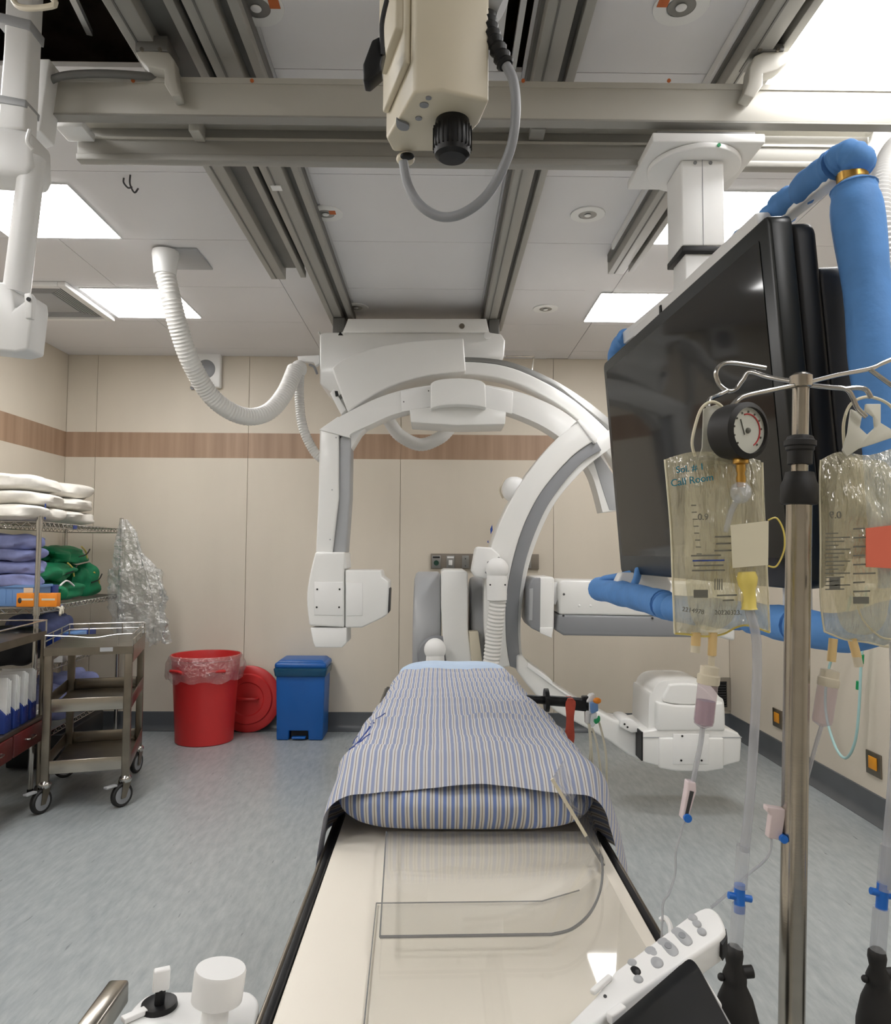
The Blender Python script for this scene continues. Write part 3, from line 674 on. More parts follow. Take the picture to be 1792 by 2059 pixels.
MB().px([(943, 1270), (962, 1270), (972, 1345), (950, 1345)], 4.44, .1).build('arm_insert', 'cream', fa, .004)
MB().box((P(840, 1300, 4.9).x - .1, 4.5, 0.0), (P(990, 1300, 4.9).x + .05, 5.3, .52)).build('floor_stand', 'white', fa, .03, 3)
# c arc
A_out = [(1164, 848), (1120, 882), (1066, 945), (1024, 1012), (992, 1085), (977, 1155), (973, 1240), (978, 1300), (990, 1345)]
A_mid = [(1198, 884), (1150, 918), (1092, 984), (1056, 1050), (1033, 1120), (1019, 1195), (1017, 1260), (1020, 1305), (1026, 1340)]
A_in = [(1210, 905), (1166, 934), (1112, 1000), (1080, 1062), (1057, 1130), (1045, 1200), (1042, 1260), (1045, 1315), (1052, 1350)]
A_lip = [(1222, 908), (1174, 944), (1121, 1005), (1088, 1068), (1065, 1135), (1052, 1205), (1048, 1262), (1052, 1318), (1068, 1352)]
co = band(A_out, A_mid, YF, .24).build('sleeve_outer', 'white', fa, .02, 4)
gb = band(A_mid, A_in, YF + .02, .2).build('grey_inner_band', 'mgrey', fa, .012, 3)
A_in2 = [(1250, 868), (1208, 892)] + A_in[1:]; A_lip2 = [(1262, 892), (1222, 912)] + A_lip[1:]
fr_arc = band([(1290, 838), (1240, 856), (1196, 884), (1150, 920), (1098, 985), (1062, 1055), (1040, 1125), (1028, 1200), (1026, 1262), (1030, 1310), (1040, 1345)],
     [(1296, 872), (1250, 888), (1214, 912), (1172, 946), (1120, 1006), (1087, 1069), (1064, 1136), (1051, 1206), (1047, 1263), (1051, 1318), (1066, 1352)], YF + .05, .15).build('c_arc', 'white', fa, .01, 3)
MB().px([(1160, 846), (1166, 842), (1202, 880), (1200, 890), (1196, 892)], YF - .01, .25).build('sleeve_end', 'white2', co, .006)
# logo mark on the side of the sleeve
for q in ([(986, 1064), (990, 1055), (991, 1066), (987, 1074)], [(980, 1090), (982, 1086), (983, 1092)]):
    MB().px(q, YF - .004, .01).build('maker_mark', 'mark_b', co)
bm_ = P(1034, 984, YF + .14)
MB().ell(bm_, .075, .1, .078, 20, 12, e=.9).build('hose_dome', 'white2', fa)
MB().tube(catmull([P(1012, 1002, YF + .2), P(1005, 985, YF + .2), P(1014, 964, YF + .2)], 5), .006, 8).build('dome_clip', 'cream', fa)
# hinge block, knuckle and bellows
bk = MB().px([(957, 1102), (962, 1099), (988, 1101), (1006, 1116), (1008, 1132), (996, 1166), (955, 1160), (949, 1148)], YF - .1, .2).build('hinge_block', 'white2', fa, .012, 3)
for x, y in ((982, 1131), (978, 1151), (1003, 1122)):
    c = P(x, y, YF - .1); MB().cyl(c + V(0, -.003, 0), c, .007, n=10).build('bolt', 'mgrey', bk)
c = P(1000, 1145, YF - .13)
kn = MB().ell(c, .066, .06, .068, 22, 14).build('knuckle', 'white2', fa)
MB().lathe([(.056, .0), (.06, -.03), (.058, -.14), (.052, -.145)], (c.x - .002, c.y, c.z - .035), n=28).build('knuckle_cup', 'white2', kn)
for x in (986, 1016):
    q = P(x, 1176, YF - .19); MB().cyl(q, q + V(0, .004, 0), .005, n=8).build('screw', 'black', kn)
hose([P(1003, 1190, YF - .13), P(999, 1230, YF - .12), P(994, 1275, YF - .1), P(987, 1345, YF - .08)], .048, 1, .022, 16, .06).build('bellows_hose', 'hose', fa)
c = P(875, 1306, 4.38)
k2 = MB().ell(c, .064, .06, .066, 22, 14).build('knuckle', 'white2', fa)
MB().lathe([(.052, .0), (.055, -.05), (.056, -.14), (.05, -.2)], (c.x + .001, c.y, c.z - .03), n=26).build('knuckle_cup', 'white2', k2)
MB().lathe([(.12, 0), (.11, -.03), (.06, -.04)], P(879, 1318, 4.52), (0, 1, 0), 36).build('drum_disc', 'mgrey', fa)
# lower arm
lo = MB().px([(1040, 1318), (1052, 1318), (1062, 1332), (1082, 1352), (1128, 1388), (1168, 1412), (1236, 1448), (1262, 1452), (1290, 1470), (1290, 1531), (1262, 1518), (1228, 1492), (1190, 1470), (1120, 1432), (1080, 1400), (1056, 1372), (1040, 1350)], YF - .02, .22).build('lower_arm', 'white', fa, .014, 3)
MB().px([(1062, 1332), (1110, 1368), (1112, 1376), (1170, 1414), (1165, 1418), (1060, 1342)], YF - .03, .24).build('arm_ridge', 'white2', lo, .004)
MB().px(S2([(1247, 1462), (1250, 1447), (1268, 1446), (1288, 1460), (1290, 1472)], 4) + [(1270, 1474)], YF - .05, .2).build('hinge_cap', 'white2', lo, .006)
for x, y in ((1256, 1456), (1262, 1462)):
    c = P(x, y, YF - .052); MB().cyl(c + V(0, -.003, 0), c, .006, n=8).build('screw', 'black', lo)
# tube housing
tb_ = MB().px([(1291, 1470), (1325, 1466), (1460, 1466), (1485, 1474), (1492, 1484), (1490, 1532), (1456, 1541), (1420, 1549), (1360, 1548), (1320, 1540), (1291, 1532)], YF - .14, .42).build('tube_housing', 'white', fa, .012, 3)
MB().px([(1290, 1472), (1293, 1472), (1293, 1530), (1290, 1530)], YF - .143, .4).build('joint_gap', 'black', tb_)
MB().px([(1291, 1482), (1492, 1482), (1492, 1484), (1291, 1484)], YF - .1425, .42).build('seam', 'lgrey', tb_)
MB().px([(1326, 1484), (1456, 1484), (1456, 1546), (1420, 1552), (1360, 1551), (1326, 1545)], YF - .16, .3).build('front_cover', 'white', tb_, .008)
sv = MB().px([(1354, 1476), (1426, 1476), (1426, 1537), (1354, 1537)], YF - .164, .006).build('service_panel', 'white2', tb_, .002)
for x, y in ((1372, 1480), (1413, 1480), (1370, 1529), (1411, 1529)):
    c = P(x, y, YF - .165); MB().cyl(c + V(0, -.003, 0), c, .006, n=8).build('screw', 'black', sv)
dm = MB().px(S2([(1304, 1466), (1306, 1400), (1312, 1392), (1318, 1380), (1336, 1369), (1380, 1367), (1412, 1370), (1432, 1382), (1446, 1400), (1456, 1412), (1458, 1466)], 4), YF - .1, .36).build('tube_dome', 'white', fa, .025, 4)
MB().px([(1322, 1412), (1360, 1419), (1400, 1420), (1456, 1412), (1459, 1470), (1322, 1470)], YF - .15, .2).build('dome_front', 'white', dm, .012, 3)
MB().px(S2([(1334, 1408), (1344, 1384), (1352, 1376), (1398, 1376), (1420, 1388), (1436, 1410), (1400, 1417), (1360, 1416)], 4, True), YF - .125, .1).build('dome_brow', 'white', dm, .018, 4)
c = P(1388, 1367, YF + .05); MB().lathe([(.09, 0), (.085, .004), (.07, .004), (.065, -.004)], (c.x, YF + .03, c.z - .002), n=32).build('tube_window', 'lgrey', dm)
# detector and its carrier
dt = MB().px([(1064, 1178), (1072, 1163), (1082, 1160), (1112, 1160), (1115, 1164), (1114, 1262), (1110, 1282), (1095, 1276), (1068, 1262), (1063, 1250)], YF - .1, .34).build('detector', 'white', fa, .01, 3)
MB().px([(1063, 1178), (1072, 1162), (1088, 1161), (1087, 1272), (1068, 1263), (1062, 1250)], YF - .104, .35).build('detector_face', 'mgrey', dt, .008)
MB().px([(1065, 1184), (1072, 1183), (1071, 1248), (1064, 1248)], YF - .108, .34).build('sensor_plate', 'lgrey', dt, .002)
MB().px([(1086, 1262), (1112, 1262), (1110, 1283), (1086, 1273)], YF - .106, .3).build('detector_lip', 'white2', dt, .003)
MB().px([(1114, 1170), (1124, 1172), (1124, 1200), (1118, 1216), (1114, 1216)], YF + .0, .18).build('detector_neck', 'white2', dt, .003)
cr = MB().px([(1124, 1172), (1130, 1166), (1420, 1172), (1420, 1240), (1125, 1236)], YF - .06, .3).build('detector_carrier', 'white', fa, .015, 3)
MB().px([(1122, 1236), (1400, 1241), (1412, 1250), (1408, 1282), (1134, 1278), (1118, 1268)], YF - .065, .31).build('carrier_underside', 'mgrey', cr, .014, 3)
for x, y in ((1134, 1195), (1133, 1238), (1312, 1243)):
    c = P(x, y, YF - .066); MB().cyl(c + V(0, -.003, 0), c, .007, n=8).build('screw', 'dark', cr)
for x, y in ((1165, 1218), (1188, 1218)):
    c = P(x, y, YF - .06); MB().ell(c, .008, .004, .008, 10, 6).build('rivet', 'white2', cr)
MB().px([(1400, 1172), (1480, 1150), (1480, 1290), (1400, 1270)], YF + .0, .26).build('carrier_tail', 'white', fa, .02, 3)
MB().px(S2([(1470, 1150), (1500, 1060), (1480, 960), (1420, 890), (1296, 838)], 5) + S2([(1290, 872), (1390, 920), (1440, 980), (1455, 1060), (1430, 1160)], 5), YF + .05, .15).build('upper_arc', 'white', fa, .01)

# ================================================================== ceiling injector head
YI = 1.2; zi = P(832, 185, YI).z
foot = [PZ(x, y, zi) for x, y in ((832, 186), (890, 182), (984, 204), (964, 250), (912, 306), (790, 306), (777, 280))]
ih = thing('injector_head', 'cream boxy injector head with black knob hanging from the ceiling', 'injector', (foot[0].x, YI, zi))
hb = MB().prism(foot, (0, 0, .55)).build('housing', 'cream', ih, .006, 3)
c = PZ(910, 244, zi)
MB().lathe([(.030, .0), (.031, -.006), (.033, -.02), (.034, -.045), (.031, -.062), (.024, -.068), (.001, -.069)], c, n=32).build('knob', 'black', ih)
for i in range(24):
    a = 2*math.pi*i/24; q = c + V(math.cos(a)*.0335, math.sin(a)*.0335, -.033)
    MB().box((q.x - .0012, q.y - .0012, q.z - .02), (q.x + .0012, q.y + .0012, q.z + .02)).build('knob_rib', 'black', ih)
for x, y, r in ((853, 210, .008), (842, 237, .006), (862, 196, .005)):
    q = PZ(x, y, zi); MB().cyl(q + V(0, 0, -.002), q, r, n=16).build('button', 'mgrey', hb)
MB().pz(S2([(797, 236), (804, 240), (822, 248), (820, 258), (806, 258), (798, 250)], 3, True), zi - .001, .004).build('thumb_pad', 'mgrey', hb)
# side rails on the flank
e0, e1 = foot[6], foot[0]; dn = (e1 - e0).normalized(); nn = V(-dn.y, dn.x, 0) * (1 if V(-dn.y, dn.x, 0).x < 0 else -1)
for a, b, z0, z1, o in ((.08, .9, .04, .5, .012), (.2, .85, .10, .5, .026)):
    p0, p1 = e0.lerp(e1, a), e0.lerp(e1, b)
    MB().prism([p0 + V(0, 0, z0), p1 + V(0, 0, z0 + .02), p1 + V(0, 0, z1), p0 + V(0, 0, z1)], nn*o).build('side_rail', 'cream', ih, .004)
pm = e0.lerp(e1, .55) + nn*.03 + V(0, 0, .12)
MB().px([(730, 128), (748, 80), (764, 72), (774, 92), (766, 128), (768, 142), (742, 164), (730, 162)], 1.2, .03).build('latch', 'black', ih, .003)
MB().tube(catmull([P(770, 110, 1.2), P(768, 50, 1.19), P(778, 0, 1.18)], 5), .004, 8).build('trigger_wire', 'black', ih)
q = PZ(815, 306, zi); MB().ell(q + V(0, .01, -.008), .018, .016, .012, 18, 10).build('cable_gland', 'cream', ih)
MB().ell(q + V(.004, -.004, -.01), .014, .008, .007, 14, 8).build('gland_seal', 'black', ih)
cp = [P(1016, 128, 1.22), P(1033, 165, 1.22), P(1037, 230, 1.22), P(1025, 305, 1.23), P(985, 385, 1.25), P(935, 427, 1.26), P(888, 436, 1.28), P(848, 415, 1.29), P(822, 375, 1.3), P(811, 325, 1.3)]
MB().tube(catmull(cp, 8), .0085, 12).build('loop_cable', 'mgrey', ih)
rl = MB(); pts = catmull([P(978, 30, 1.24), P(992, 78, 1.23), P(1018, 132, 1.22)], 8)
rl.tube(pts, [.012 + (.004 if i % 2 else 0) for i in range(len(pts))], 12); rl.build('strain_relief', 'black', ih)
MB().cyl(P(980, 0, 1.25), P(1010, 18, 1.25), .022, n=18).build('connector', 'lgrey', ih)
MB().box((foot[0].x + .0, 1.24, zi + .5), (foot[0].x + .1, 1.34, ZC)).build('drop_post', 'cream', ih, .006)

# ================================================================== ceiling-hung monitor
mo = thing('ceiling_monitor', 'large black flat monitor hung from a white column with blue wrapped grab rails', 'monitor', (.8, 2.4, 1.4))
zp = 2.80
x0, x1 = .672, 1.03
pl = MB().box((x0, 2.285, zp), (x1, 2.60, zp + .03)).build('carriage_plate', 'white2', mo, .004)
MB().box((x0 + .02, 2.31, zp + .03), (x1 - .02, 2.56, zp + .05)).build('carriage_block', 'rail_d', pl, .002)
dc = V(.85, 2.43, zp)
MB().cyl(dc + V(0, 0, -.02), dc + V(0, 0, -.002), .15, n=48).build('turntable', 'white2', mo, .003)
MB().cyl(dc + V(.03, -.149, -.012), dc + V(.03, -.152, -.012), .006, n=10).build('indicator', 'green_p', mo)
zc0 = P(1420, 495, 2.36).z
cm = MB().box((.785, 2.355, zc0), (.925, 2.51, zp - .02)).build('column', 'white2', mo, .006)
MB().box((.853, 2.3535, zc0), (.8545, 2.356, zp - .02)).build('seam', 'mgrey', cm)
MB().box((.784, 2.354, zc0 - .022), (.926, 2.512, zc0 - .001)).build('end_ring', 'black', cm, .003)
MB().box((.80, 2.37, 2.10), (.91, 2.495, zc0 - .02)).build('inner_column', 'white2', mo, .004)
for dx in (-.02, .03): MB().cyl(V(.85 + dx, 2.352, zp - .03), V(.85 + dx, 2.356, zp - .03), .006, n=8).build('screw', 'mgrey', cm)
a, b = V(.630, 2.56, 0), V(.692, 1.40, 0)     # front face, far and near ends
z0, z1 = 1.432, 2.158
dv = (b - a).normalized(); nv = V(-dv.y, dv.x, 0)      # away from the viewer side
if nv.x < 0: nv = -nv
def rr(u0, u1, v0, v1, r, n=4):                        # rounded rectangle in the monitor plane
    out = []
    for cx, cy, a0 in ((u1 - r, v1 - r, 0), (u0 + r, v1 - r, 90), (u0 + r, v0 + r, 180), (u1 - r, v0 + r, 270)):
        for i in range(n + 1):
            t = math.radians(a0 + 90*i/n); out.append((cx + r*math.cos(t), cy + r*math.sin(t)))
    return out
Lm = (b - a).length
nv0 = nv.copy(); TL = .08; upv = V(0, 0, math.cos(TL)) - nv0*math.sin(TL); nv = nv0*math.cos(TL) + V(0, 0, math.sin(TL))
mp = lambda u, v, o=0.0: a + dv*u + V(0, 0, z0) + upv*(v - z0) + nv*o
ds = MB().prism([mp(u, v) for u, v in rr(0, Lm, z0, z1, .02)], nv*.045).build('display', 'bezel', mo, .004)
MB().prism([mp(u, v, -.0015) for u, v in rr(.035, Lm - .045, z0 + .06, z1 - .035, .004)], nv*.003).build('screen', 'screen', ds)
MB().prism([mp(u, v, .0455) for u, v in rr(.03, Lm - .004, z0 + .02, z1 - .012, .03)], nv*.05).build('back_shell', 'black', ds, .012, 3)
MB().prism([mp(u, v, .096) for u, v in rr(.2, Lm - .008, z0 + .05, z1 - .1, .03)], nv*.085).build('rear_box', 'dark', ds, .006)
MB().prism([mp(u, v, .06) for u, v in rr(.16, Lm - .16, z1 + .004, z1 + .075, .008)], nv*.06).build('hanger_bar', 'white2', mo, .006)
MB().prism([mp(u, v, .132) for u, v in rr(.1, .3, z0 + .2, z1 + .075, .01)], nv*.11).build('hanger_spine', 'white2', mo, .006)
s = mp(.42, z1 + .05, .058); MB().obox(s, dv*.006, nv*.003, V(0, 0, .014)).build('slot', 'black', mo)
# grab rail loop
zt_, zb_ = 2.235, 1.365
tp = lambda u, o, z: a + dv*u + nv0*(o - .05) + V(0, 0, z)
RA, RB = V(.640, 2.56, zt_), V(.760, 1.385, zt_)
MB().bar(RA, RB, .03, .045).build('top_rail', 'white2', mo, .004)
def sleeve(pts, r, nm='blue_sleeve', seedo=0, knots=()):
    pts = catmull(pts, 8); rs = []
    for i, p in enumerate(pts):
        t = i/(len(pts) - 1); w = r*(1 + .045*math.sin(i*1.3 + seedo) + .10*noise.noise(p*22))
        for kk in knots:
            if abs(t - kk) < .05: w *= .80
        rs.append(w)
    return MB().tube(pts, rs, 16).build(nm, 'blue_wrap', mo)
lz_ = V(0, 0, .012)
sleeve([RA.lerp(RB, t_) + lz_ for t_ in (.84, .90, .97, 1.0)], .033, knots=(.3,))
sleeve([RA.lerp(RB, t_) + lz_*.6 for t_ in (.70, .78, .85)], .031)
sleeve([RB + lz_, RB + V(.008, -.02, .016), RB + V(.02, -.03, .006), P(1726, 330, 1.37)], .030, seedo=2)
sleeve([RA + V(.004, -.05, 0), RA + V(-.004, .03, -.02), RA + V(-.006, .06, -.1), RA + V(-.006, .06, -.2)], .034, seedo=1)
v0, v1 = P(1712, 340, 1.37), P(1822, 1180, 1.30)
nk = MB().cyl(v0, v0.lerp(v1, .12), .026, n=24).build('near_post', 'white2', mo)
MB().cyl(v0.lerp(v1, .012), v0.lerp(v1, .034), .0275, n=24).build('brass_collar', 'brass', nk)
pv = [v0.lerp(v1, t) for t in (.045, .06, .1, .3, .5, .7, .9, 1.0)]
MB().tube(catmull(pv, 4), [.034 if i < 2 else (.040 if i < 6 else .043 + .003*math.sin(i*.9)) for i in range(len(catmull(pv, 4)))], 14).build('blue_sleeve', 'blue_wrap', mo)
MB().tube([v0.lerp(v1, .043), v0.lerp(v1, .050), v0.lerp(v1, .057)], [.036, .042, .036], 20).build('sleeve_hem', 'blue_wrap', mo)
bb = [P(1205, 1184, 2.60), P(1270, 1198, 2.35), P(1335, 1215, 2.10), P(1348, 1222, 2.05), P(1400, 1228, 1.92), P(1500, 1240, 1.68), P(1600, 1258, 1.46), P(1700, 1272, 1.36), P(1815, 1240, 1.30)]
sleeve(bb[:3], .040, seedo=.5)
sleeve(bb[2:5], .036, seedo=1.5, knots=(.15, .5))
sleeve(bb[4:7], .035, seedo=2.5, knots=(.5,))
sleeve(bb[6:], .036, seedo=3.5)
MB().tube(catmull([P(1206, 1180, 2.58), P(1212, 1166, 2.56), P(1240, 1160, 2.5), P(1278, 1152, 2.45)], 6), .012, 10).build('tie_strap', 'blue_wrap', mo)
MB().tube(catmull([P(1270, 1185, 2.36), P(1280, 1165, 2.36), P(1284, 1145, 2.38)], 6), .012, 10).build('tie_strap', 'blue_wrap', mo)
MB().px([(1238, 1176), (1250, 1152), (1340, 1150), (1352, 1176), (1348, 1200)], 2.42, .06).build('rail_bracket', 'white2', mo, .006)
MB().bar(tp(.1, .1, zb_), tp(.1, .1, z0 + .1), .05, .03, (0, 1, 0)).build('rail_mount', 'white2', mo, .004)
MB().bar(tp(Lm - .12, .1, zb_), tp(Lm - .12, .1, z0 + .1), .05, .03, (0, 1, 0)).build('rail_mount', 'white2', mo, .004)
hose([V(1.62, 1.85, ZC - .01), V(1.45, 1.85, 2.75), P(1850, 262, 1.78), P(1800, 300, 1.70), P(1776, 360, 1.62), P(1772, 430, 1.58), P(1784, 520, 1.56), P(1800, 640, 1.55), mp(Lm*.6, 1.75, .14)], .026, 1, .012, 12, .05).build('cable_hose', 'hose', mo)
# ================================================================== wire shelving by the side wall
n0 = P(74, 1200, 4.70); n1 = P(243, 1100, 6.22)
ru = V(n1.x - n0.x, n1.y - n0.y, 0); RL = ru.length; ru.normalize(); rw = V(-ru.y, ru.x, 0); RW = .44
RO = V(n0.x, n0.y, 0)
def T(u, w, z): return RO + ru*u + rw*w + V(0, 0, z)
rk = thing('wire_rack', 'chrome wire shelving unit standing in the corner loaded with linen and boxes', 'shelf unit', T(RL/2, RW/2, 0))
SH = [1.675, 1.135, .75, .32]
for u in (0, RL):
    for w in (0, RW):
        po = MB().cyl(T(u, w, .02), T(u, w, 1.765), .0155, n=16).build('post', 'chrome', rk)
        MB().cyl(T(u, w, 0), T(u, w, .03), .018, n=12).build('foot', 'black', po)
for z in SH:
    s_ = MB()
    for zz in (z, z - .032):
        s_.cyl(T(0, 0, zz), T(RL, 0, zz), .004, n=6); s_.cyl(T(0, RW, zz), T(RL, RW, zz), .004, n=6)
        s_.cyl(T(0, 0, zz), T(0, RW, zz), .004, n=6); s_.cyl(T(RL, 0, zz), T(RL, RW, zz), .004, n=6)
    k = 22
    for w in (0, RW):
        s_.tube([T(RL*i/(2*k), w, z - (.032 if i % 2 else 0)) for i in range(2*k + 1)], .003, 5)
    for u in (0, RL):
        s_.tube([T(u, RW*i/12, z - (.032 if i % 2 else 0)) for i in range(13)], .003, 5)
    for i in range(1, 50): s_.cyl(T(RL*i/50, 0, z + .003), T(RL*i/50, RW, z + .003), .0022, n=4)
    o = s_.build('wire_shelf', 'chrome', rk); o['kind'] = 'stuff'
    MB().cyl(T(0, 0, z - .045), T(0, 0, z + .012), .021, n=14).build('shelf_collar', 'chrome', rk)
for u, zz in ((.55, SH[0]), (.35, SH[1])):
    p = T(u, -.006, zz - .016); MB().obox(p, ru*.03, rw*.002, V(0, 0, .013)).build('shelf_tag', 'navy', rk)
def rot_u(rx=0.0): return Matrix(((ru.x, rw.x, 0), (ru.y, rw.y, 0), (0, 0, 1))) @ Matrix.Rotation(rx, 3, 'X')
def soft(name, c, s, m, lab, cat, grp, seed, e=.62, lump=.16, rx=0.0, rz=0.0):
    r = Matrix.Rotation(rz, 3, 'Z') @ rot_u(rx)
    return tag(MB().ell(c, s[0], s[1], s[2], 40, 20, r, e, lump, 9, seed).build(name, m), lab, cat, grp)
# folded white pillows on the top shelf
zt = SH[0] + .006
hs_ = [.050, .047, .056]
for col_, (u, tx) in enumerate(((.17, 'over the near post'), (.80, 'over the middle of the shelf'))):
    z = zt
    for i in range(3):
        h = hs_[i]
        soft('folded_pillow', T(u + .02*((i*7) % 3 - 1), .2 + .01*i, z + h), (.29 if col_ == 0 else .25, .22 - .02*col_, h), 'pillow_w',
             'white folded pillow, %s of the stack %s' % (('bottom', 'middle', 'top')[i], tx), 'pillow', 'white pillows on the top shelf', 3.1*i + 17*col_, .6, .12)
        z += 2*h*.97
tag(MB().obox(T(.03, -.02, zt + .06), ru*.006, rw*.002, V(0, 0, .05)).build('laundry_mark', 'mark_b'), 'small blue tape tag tied on the lowest white pillow', 'tag')
# second shelf
z = SH[1] + .006
bk_ = thing('storage_basket', 'pale blue perforated plastic basket on the second shelf', 'basket', T(.10, .2, z))
def tub(mb, c, a, b, h, th=.006, fl=.0):
    c, a, b = Vector(c), Vector(a), Vector(b)
    mb.obox(c + V(0, 0, th/2), a, b, V(0, 0, th/2))
    ta, tb2 = a.normalized()*th/2, b.normalized()*th/2
    for s in (-1, 1):
        mb.obox(c + a*s - ta*s + V(0, 0, h/2), ta, b, V(0, 0, h/2)); mb.obox(c + b*s - tb2*s + V(0, 0, h/2), a, tb2, V(0, 0, h/2))
    return mb
tub(MB(), T(.16, .21, z), ru*.09, rw*.19, .135).build('tub', 'lblue', bk_, .003)
MB().obox(T(.16, .018, z + .128), ru*.095, rw*.008, V(0, 0, .008)).build('rim', 'lblue', bk_)
for i in range(8): MB().obox(T(.069, .06 + .04*i, z + .06), ru*.002, rw*.004, V(0, 0, .042)).build('rib', 'lblue', bk_)
MB().obox(T(.068, .21, z + .128), ru*.006, rw*.195, V(0, 0, .008)).build('rim', 'lblue', bk_)
MB().obox(T(.066, .08, z + .10), ru*.002, rw*.028, V(0, 0, .018)).build('name_card', 'cream', bk_)
for i, (du, dz, su, tx) in enumerate(((.0, .17, .13, 'lowest, tucked in the basket'), (.04, .255, .15, 'second up'), (.0, .34, .16, 'third up'), (-.06, .42, .15, 'topmost'))):
    soft('folded_gown', T(du*.5 + .15, .21, z + dz - .01), (su*.75, .18, .044), 'gown', 'lavender blue folded gown above the pale blue basket, ' + tx, 'gown', 'gowns above the pale blue basket', 5.7*i + 2, .62, .2)
tag(MB().obox(T(.315, .055, z + .066), ru*.05, rw*.04, V(0, 0, .06)).build('navy_box', 'navy', None, .006), 'dark navy plastic box behind the orange carton', 'box')
ob = thing('glove_carton', 'small orange carton of gloves at the shelf edge', 'box', T(.03, .0, z))
ou, ow = -rw, ru; oc = T(.028, .0, z + .045)
MB().obox(oc, ou*.12, ow*.03, V(0, 0, .042)).build('carton', 'orange', ob, .002)
MB().ell(oc + ou*-.10 - ow*.0302 + V(0, 0, -.002), .012, .004, .018, 14, 8).build('emblem', 'dark', ob)
for i, (du, w_) in enumerate(((-.055, .035), (.07, .04))):
    MB().obox(oc + ou*du - ow*.0305 + V(0, 0, .004), ou*w_, ow*.0006, V(0, 0, .006)).build('print_line', 'cream', ob)
MB().obox(oc + ou*.02 + V(0, 0, .042), ou*.05, ow*.010, V(0, 0, .0015)).build('slit', 'dark', ob)
tag(MB().tube(catmull([T(.26, .0, z - .01), T(.28, -.03, z - .03), T(.27, -.035, z - .07), T(.29, -.03, z - .03), T(.31, -.035, z - .06), T(.33, -.02, z - .02), T(.36, -.02, z - .035)], 5), .008, 8).build('latex_glove', 'glove'), 'cream latex glove fingers drooping below the orange carton', 'glove')
gl = [((.70, .25, .075), (.38, .17, .070), 'lowest green lead apron bag, sagging over the shelf edge', 0),
      ((.62, .25, .205), (.33, .17, .066), 'bulging green lead apron bag with yellow print, middle of the heap', 4),
      ((.98, .27, .325), (.30, .15, .058), 'uppermost green lead apron bag with black straps', 9),
      ((1.23, .24, .125), (.17, .15, .115), 'small green lead apron bag next to the clear plastic bag', 13)]
for (u, w, dz), s_, lab, sd in gl:
    g = thing('lead_apron_bag', lab, 'bag', T(u, w, z + dz - s_[2]), 'green lead apron bags')
    r = rot_u(.12)
    MB().ell(T(u, w, z + dz), s_[0], s_[1], s_[2], 40, 20, r, .7, .26, 10, sd).build('cloth_body', 'green', g)
    p = T(u + s_[0]*.45, w - s_[1]*.96, z + dz + .01)
    if sd: MB().tube(catmull([p + ru*-.09 + V(0, 0, .05), p + V(0, 0, .01), p + ru*.03 + V(0, 0, -.05)], 6), .006, 6).build('printed_stroke', 'yellow', g)
    if sd: MB().tube(catmull([p + ru*-.14 + V(0, 0, -.03), p + ru*-.02 + rw*-.012 + V(0, 0, -.01), p + ru*.08 + V(0, 0, .03)], 6), .005, 6).build('strap', 'black', g)
tag(MB().tube(catmull([T(.30, -.015, z + .12), T(.4, -.02, z + .15), T(.5, -.03, z + .11)], 5) , .006, 6).build('cord', 'paper'), 'white drawstring lying across the green bags', 'cord')
# third shelf
z = SH[2] + .006
tag(MB().ell(T(.17, .23, z + .13), .15, .17, .12, 32, 16, rot_u(), .5, .1, 9, 3).build('black_bag', 'black'), 'black soft bag filling the third shelf beside the near post', 'bag')
soft('navy_gown', T(.68, .255, z + .15), (.30, .17, .14), mat('slate_blue_cloth', C(74, 82, 120), .85, var=.15, vs=14, bump=.4, bs=30), 'slate blue folded gown with black strap on the third shelf', 'gown', None, 8, .55, .15)
for i, (u, m2, lab) in enumerate(((.38, 'navy', 'blue and white supply carton beside the trolley rail, nearest the black bag'), (.62, 'lblue', 'pale blue and white supply carton in the middle of the third shelf'), (.80, 'navy', 'blue and white supply carton at the inner end of the third shelf'))):
    t = thing('supply_carton', lab, 'box', T(u, .04, z - .09), 'supply cartons')
    q = T(u, .0, z + .060)
    MB().obox(q + V(0, 0, .06), ru*.085, rw*.05, V(0, 0, .05)).build('carton_top', m2, t, .002)
    MB().obox(q + V(0, 0, -.025), ru*.085, rw*.05, V(0, 0, .034)).build('carton_base', 'paper', t, .002)
# fourth shelf
z = SH[3] + .006
soft('pale_pad', T(.60, .22, z + .12), (.20, .19, .11), 'gown', 'lavender blue padded bundle on the lowest shelf, slumped to one side', 'bundle', 'bundles on the lowest shelf', 21, .7, .25)
soft('pale_pad', T(1.06, .22, z + .13), (.23, .19, .12), 'gown', 'lavender blue padded bundle on the lowest shelf, plump and rounded', 'bundle', 'bundles on the lowest shelf', 31, .7, .25)
bw = thing('white_basket', 'white plastic basket with slotted side beside the lowest bundles', 'basket', T(.2, .15, z))
bc = T(.20, .16, z + .001)
tub(MB(), bc, ru*.15, rw*.13, .15).build('tub', 'white2', bw, .003)
for i in range(6): MB().obox(bc - rw*.133 + ru*(-.12 + .048*i) + V(0, 0, .08), ru*.015, rw*.003, V(0, 0, .05)).build('slot', 'lgrey', bw)
tag(MB().obox(T(.9, .2, .13), ru*.4, rw*.18, V(0, 0, .11)).build('shadow_block', 'black', None, .01), 'black crate put in as painted shade on the floor under the wire shelving', 'shadow')  # black block stands in for the shadow beneath the rack

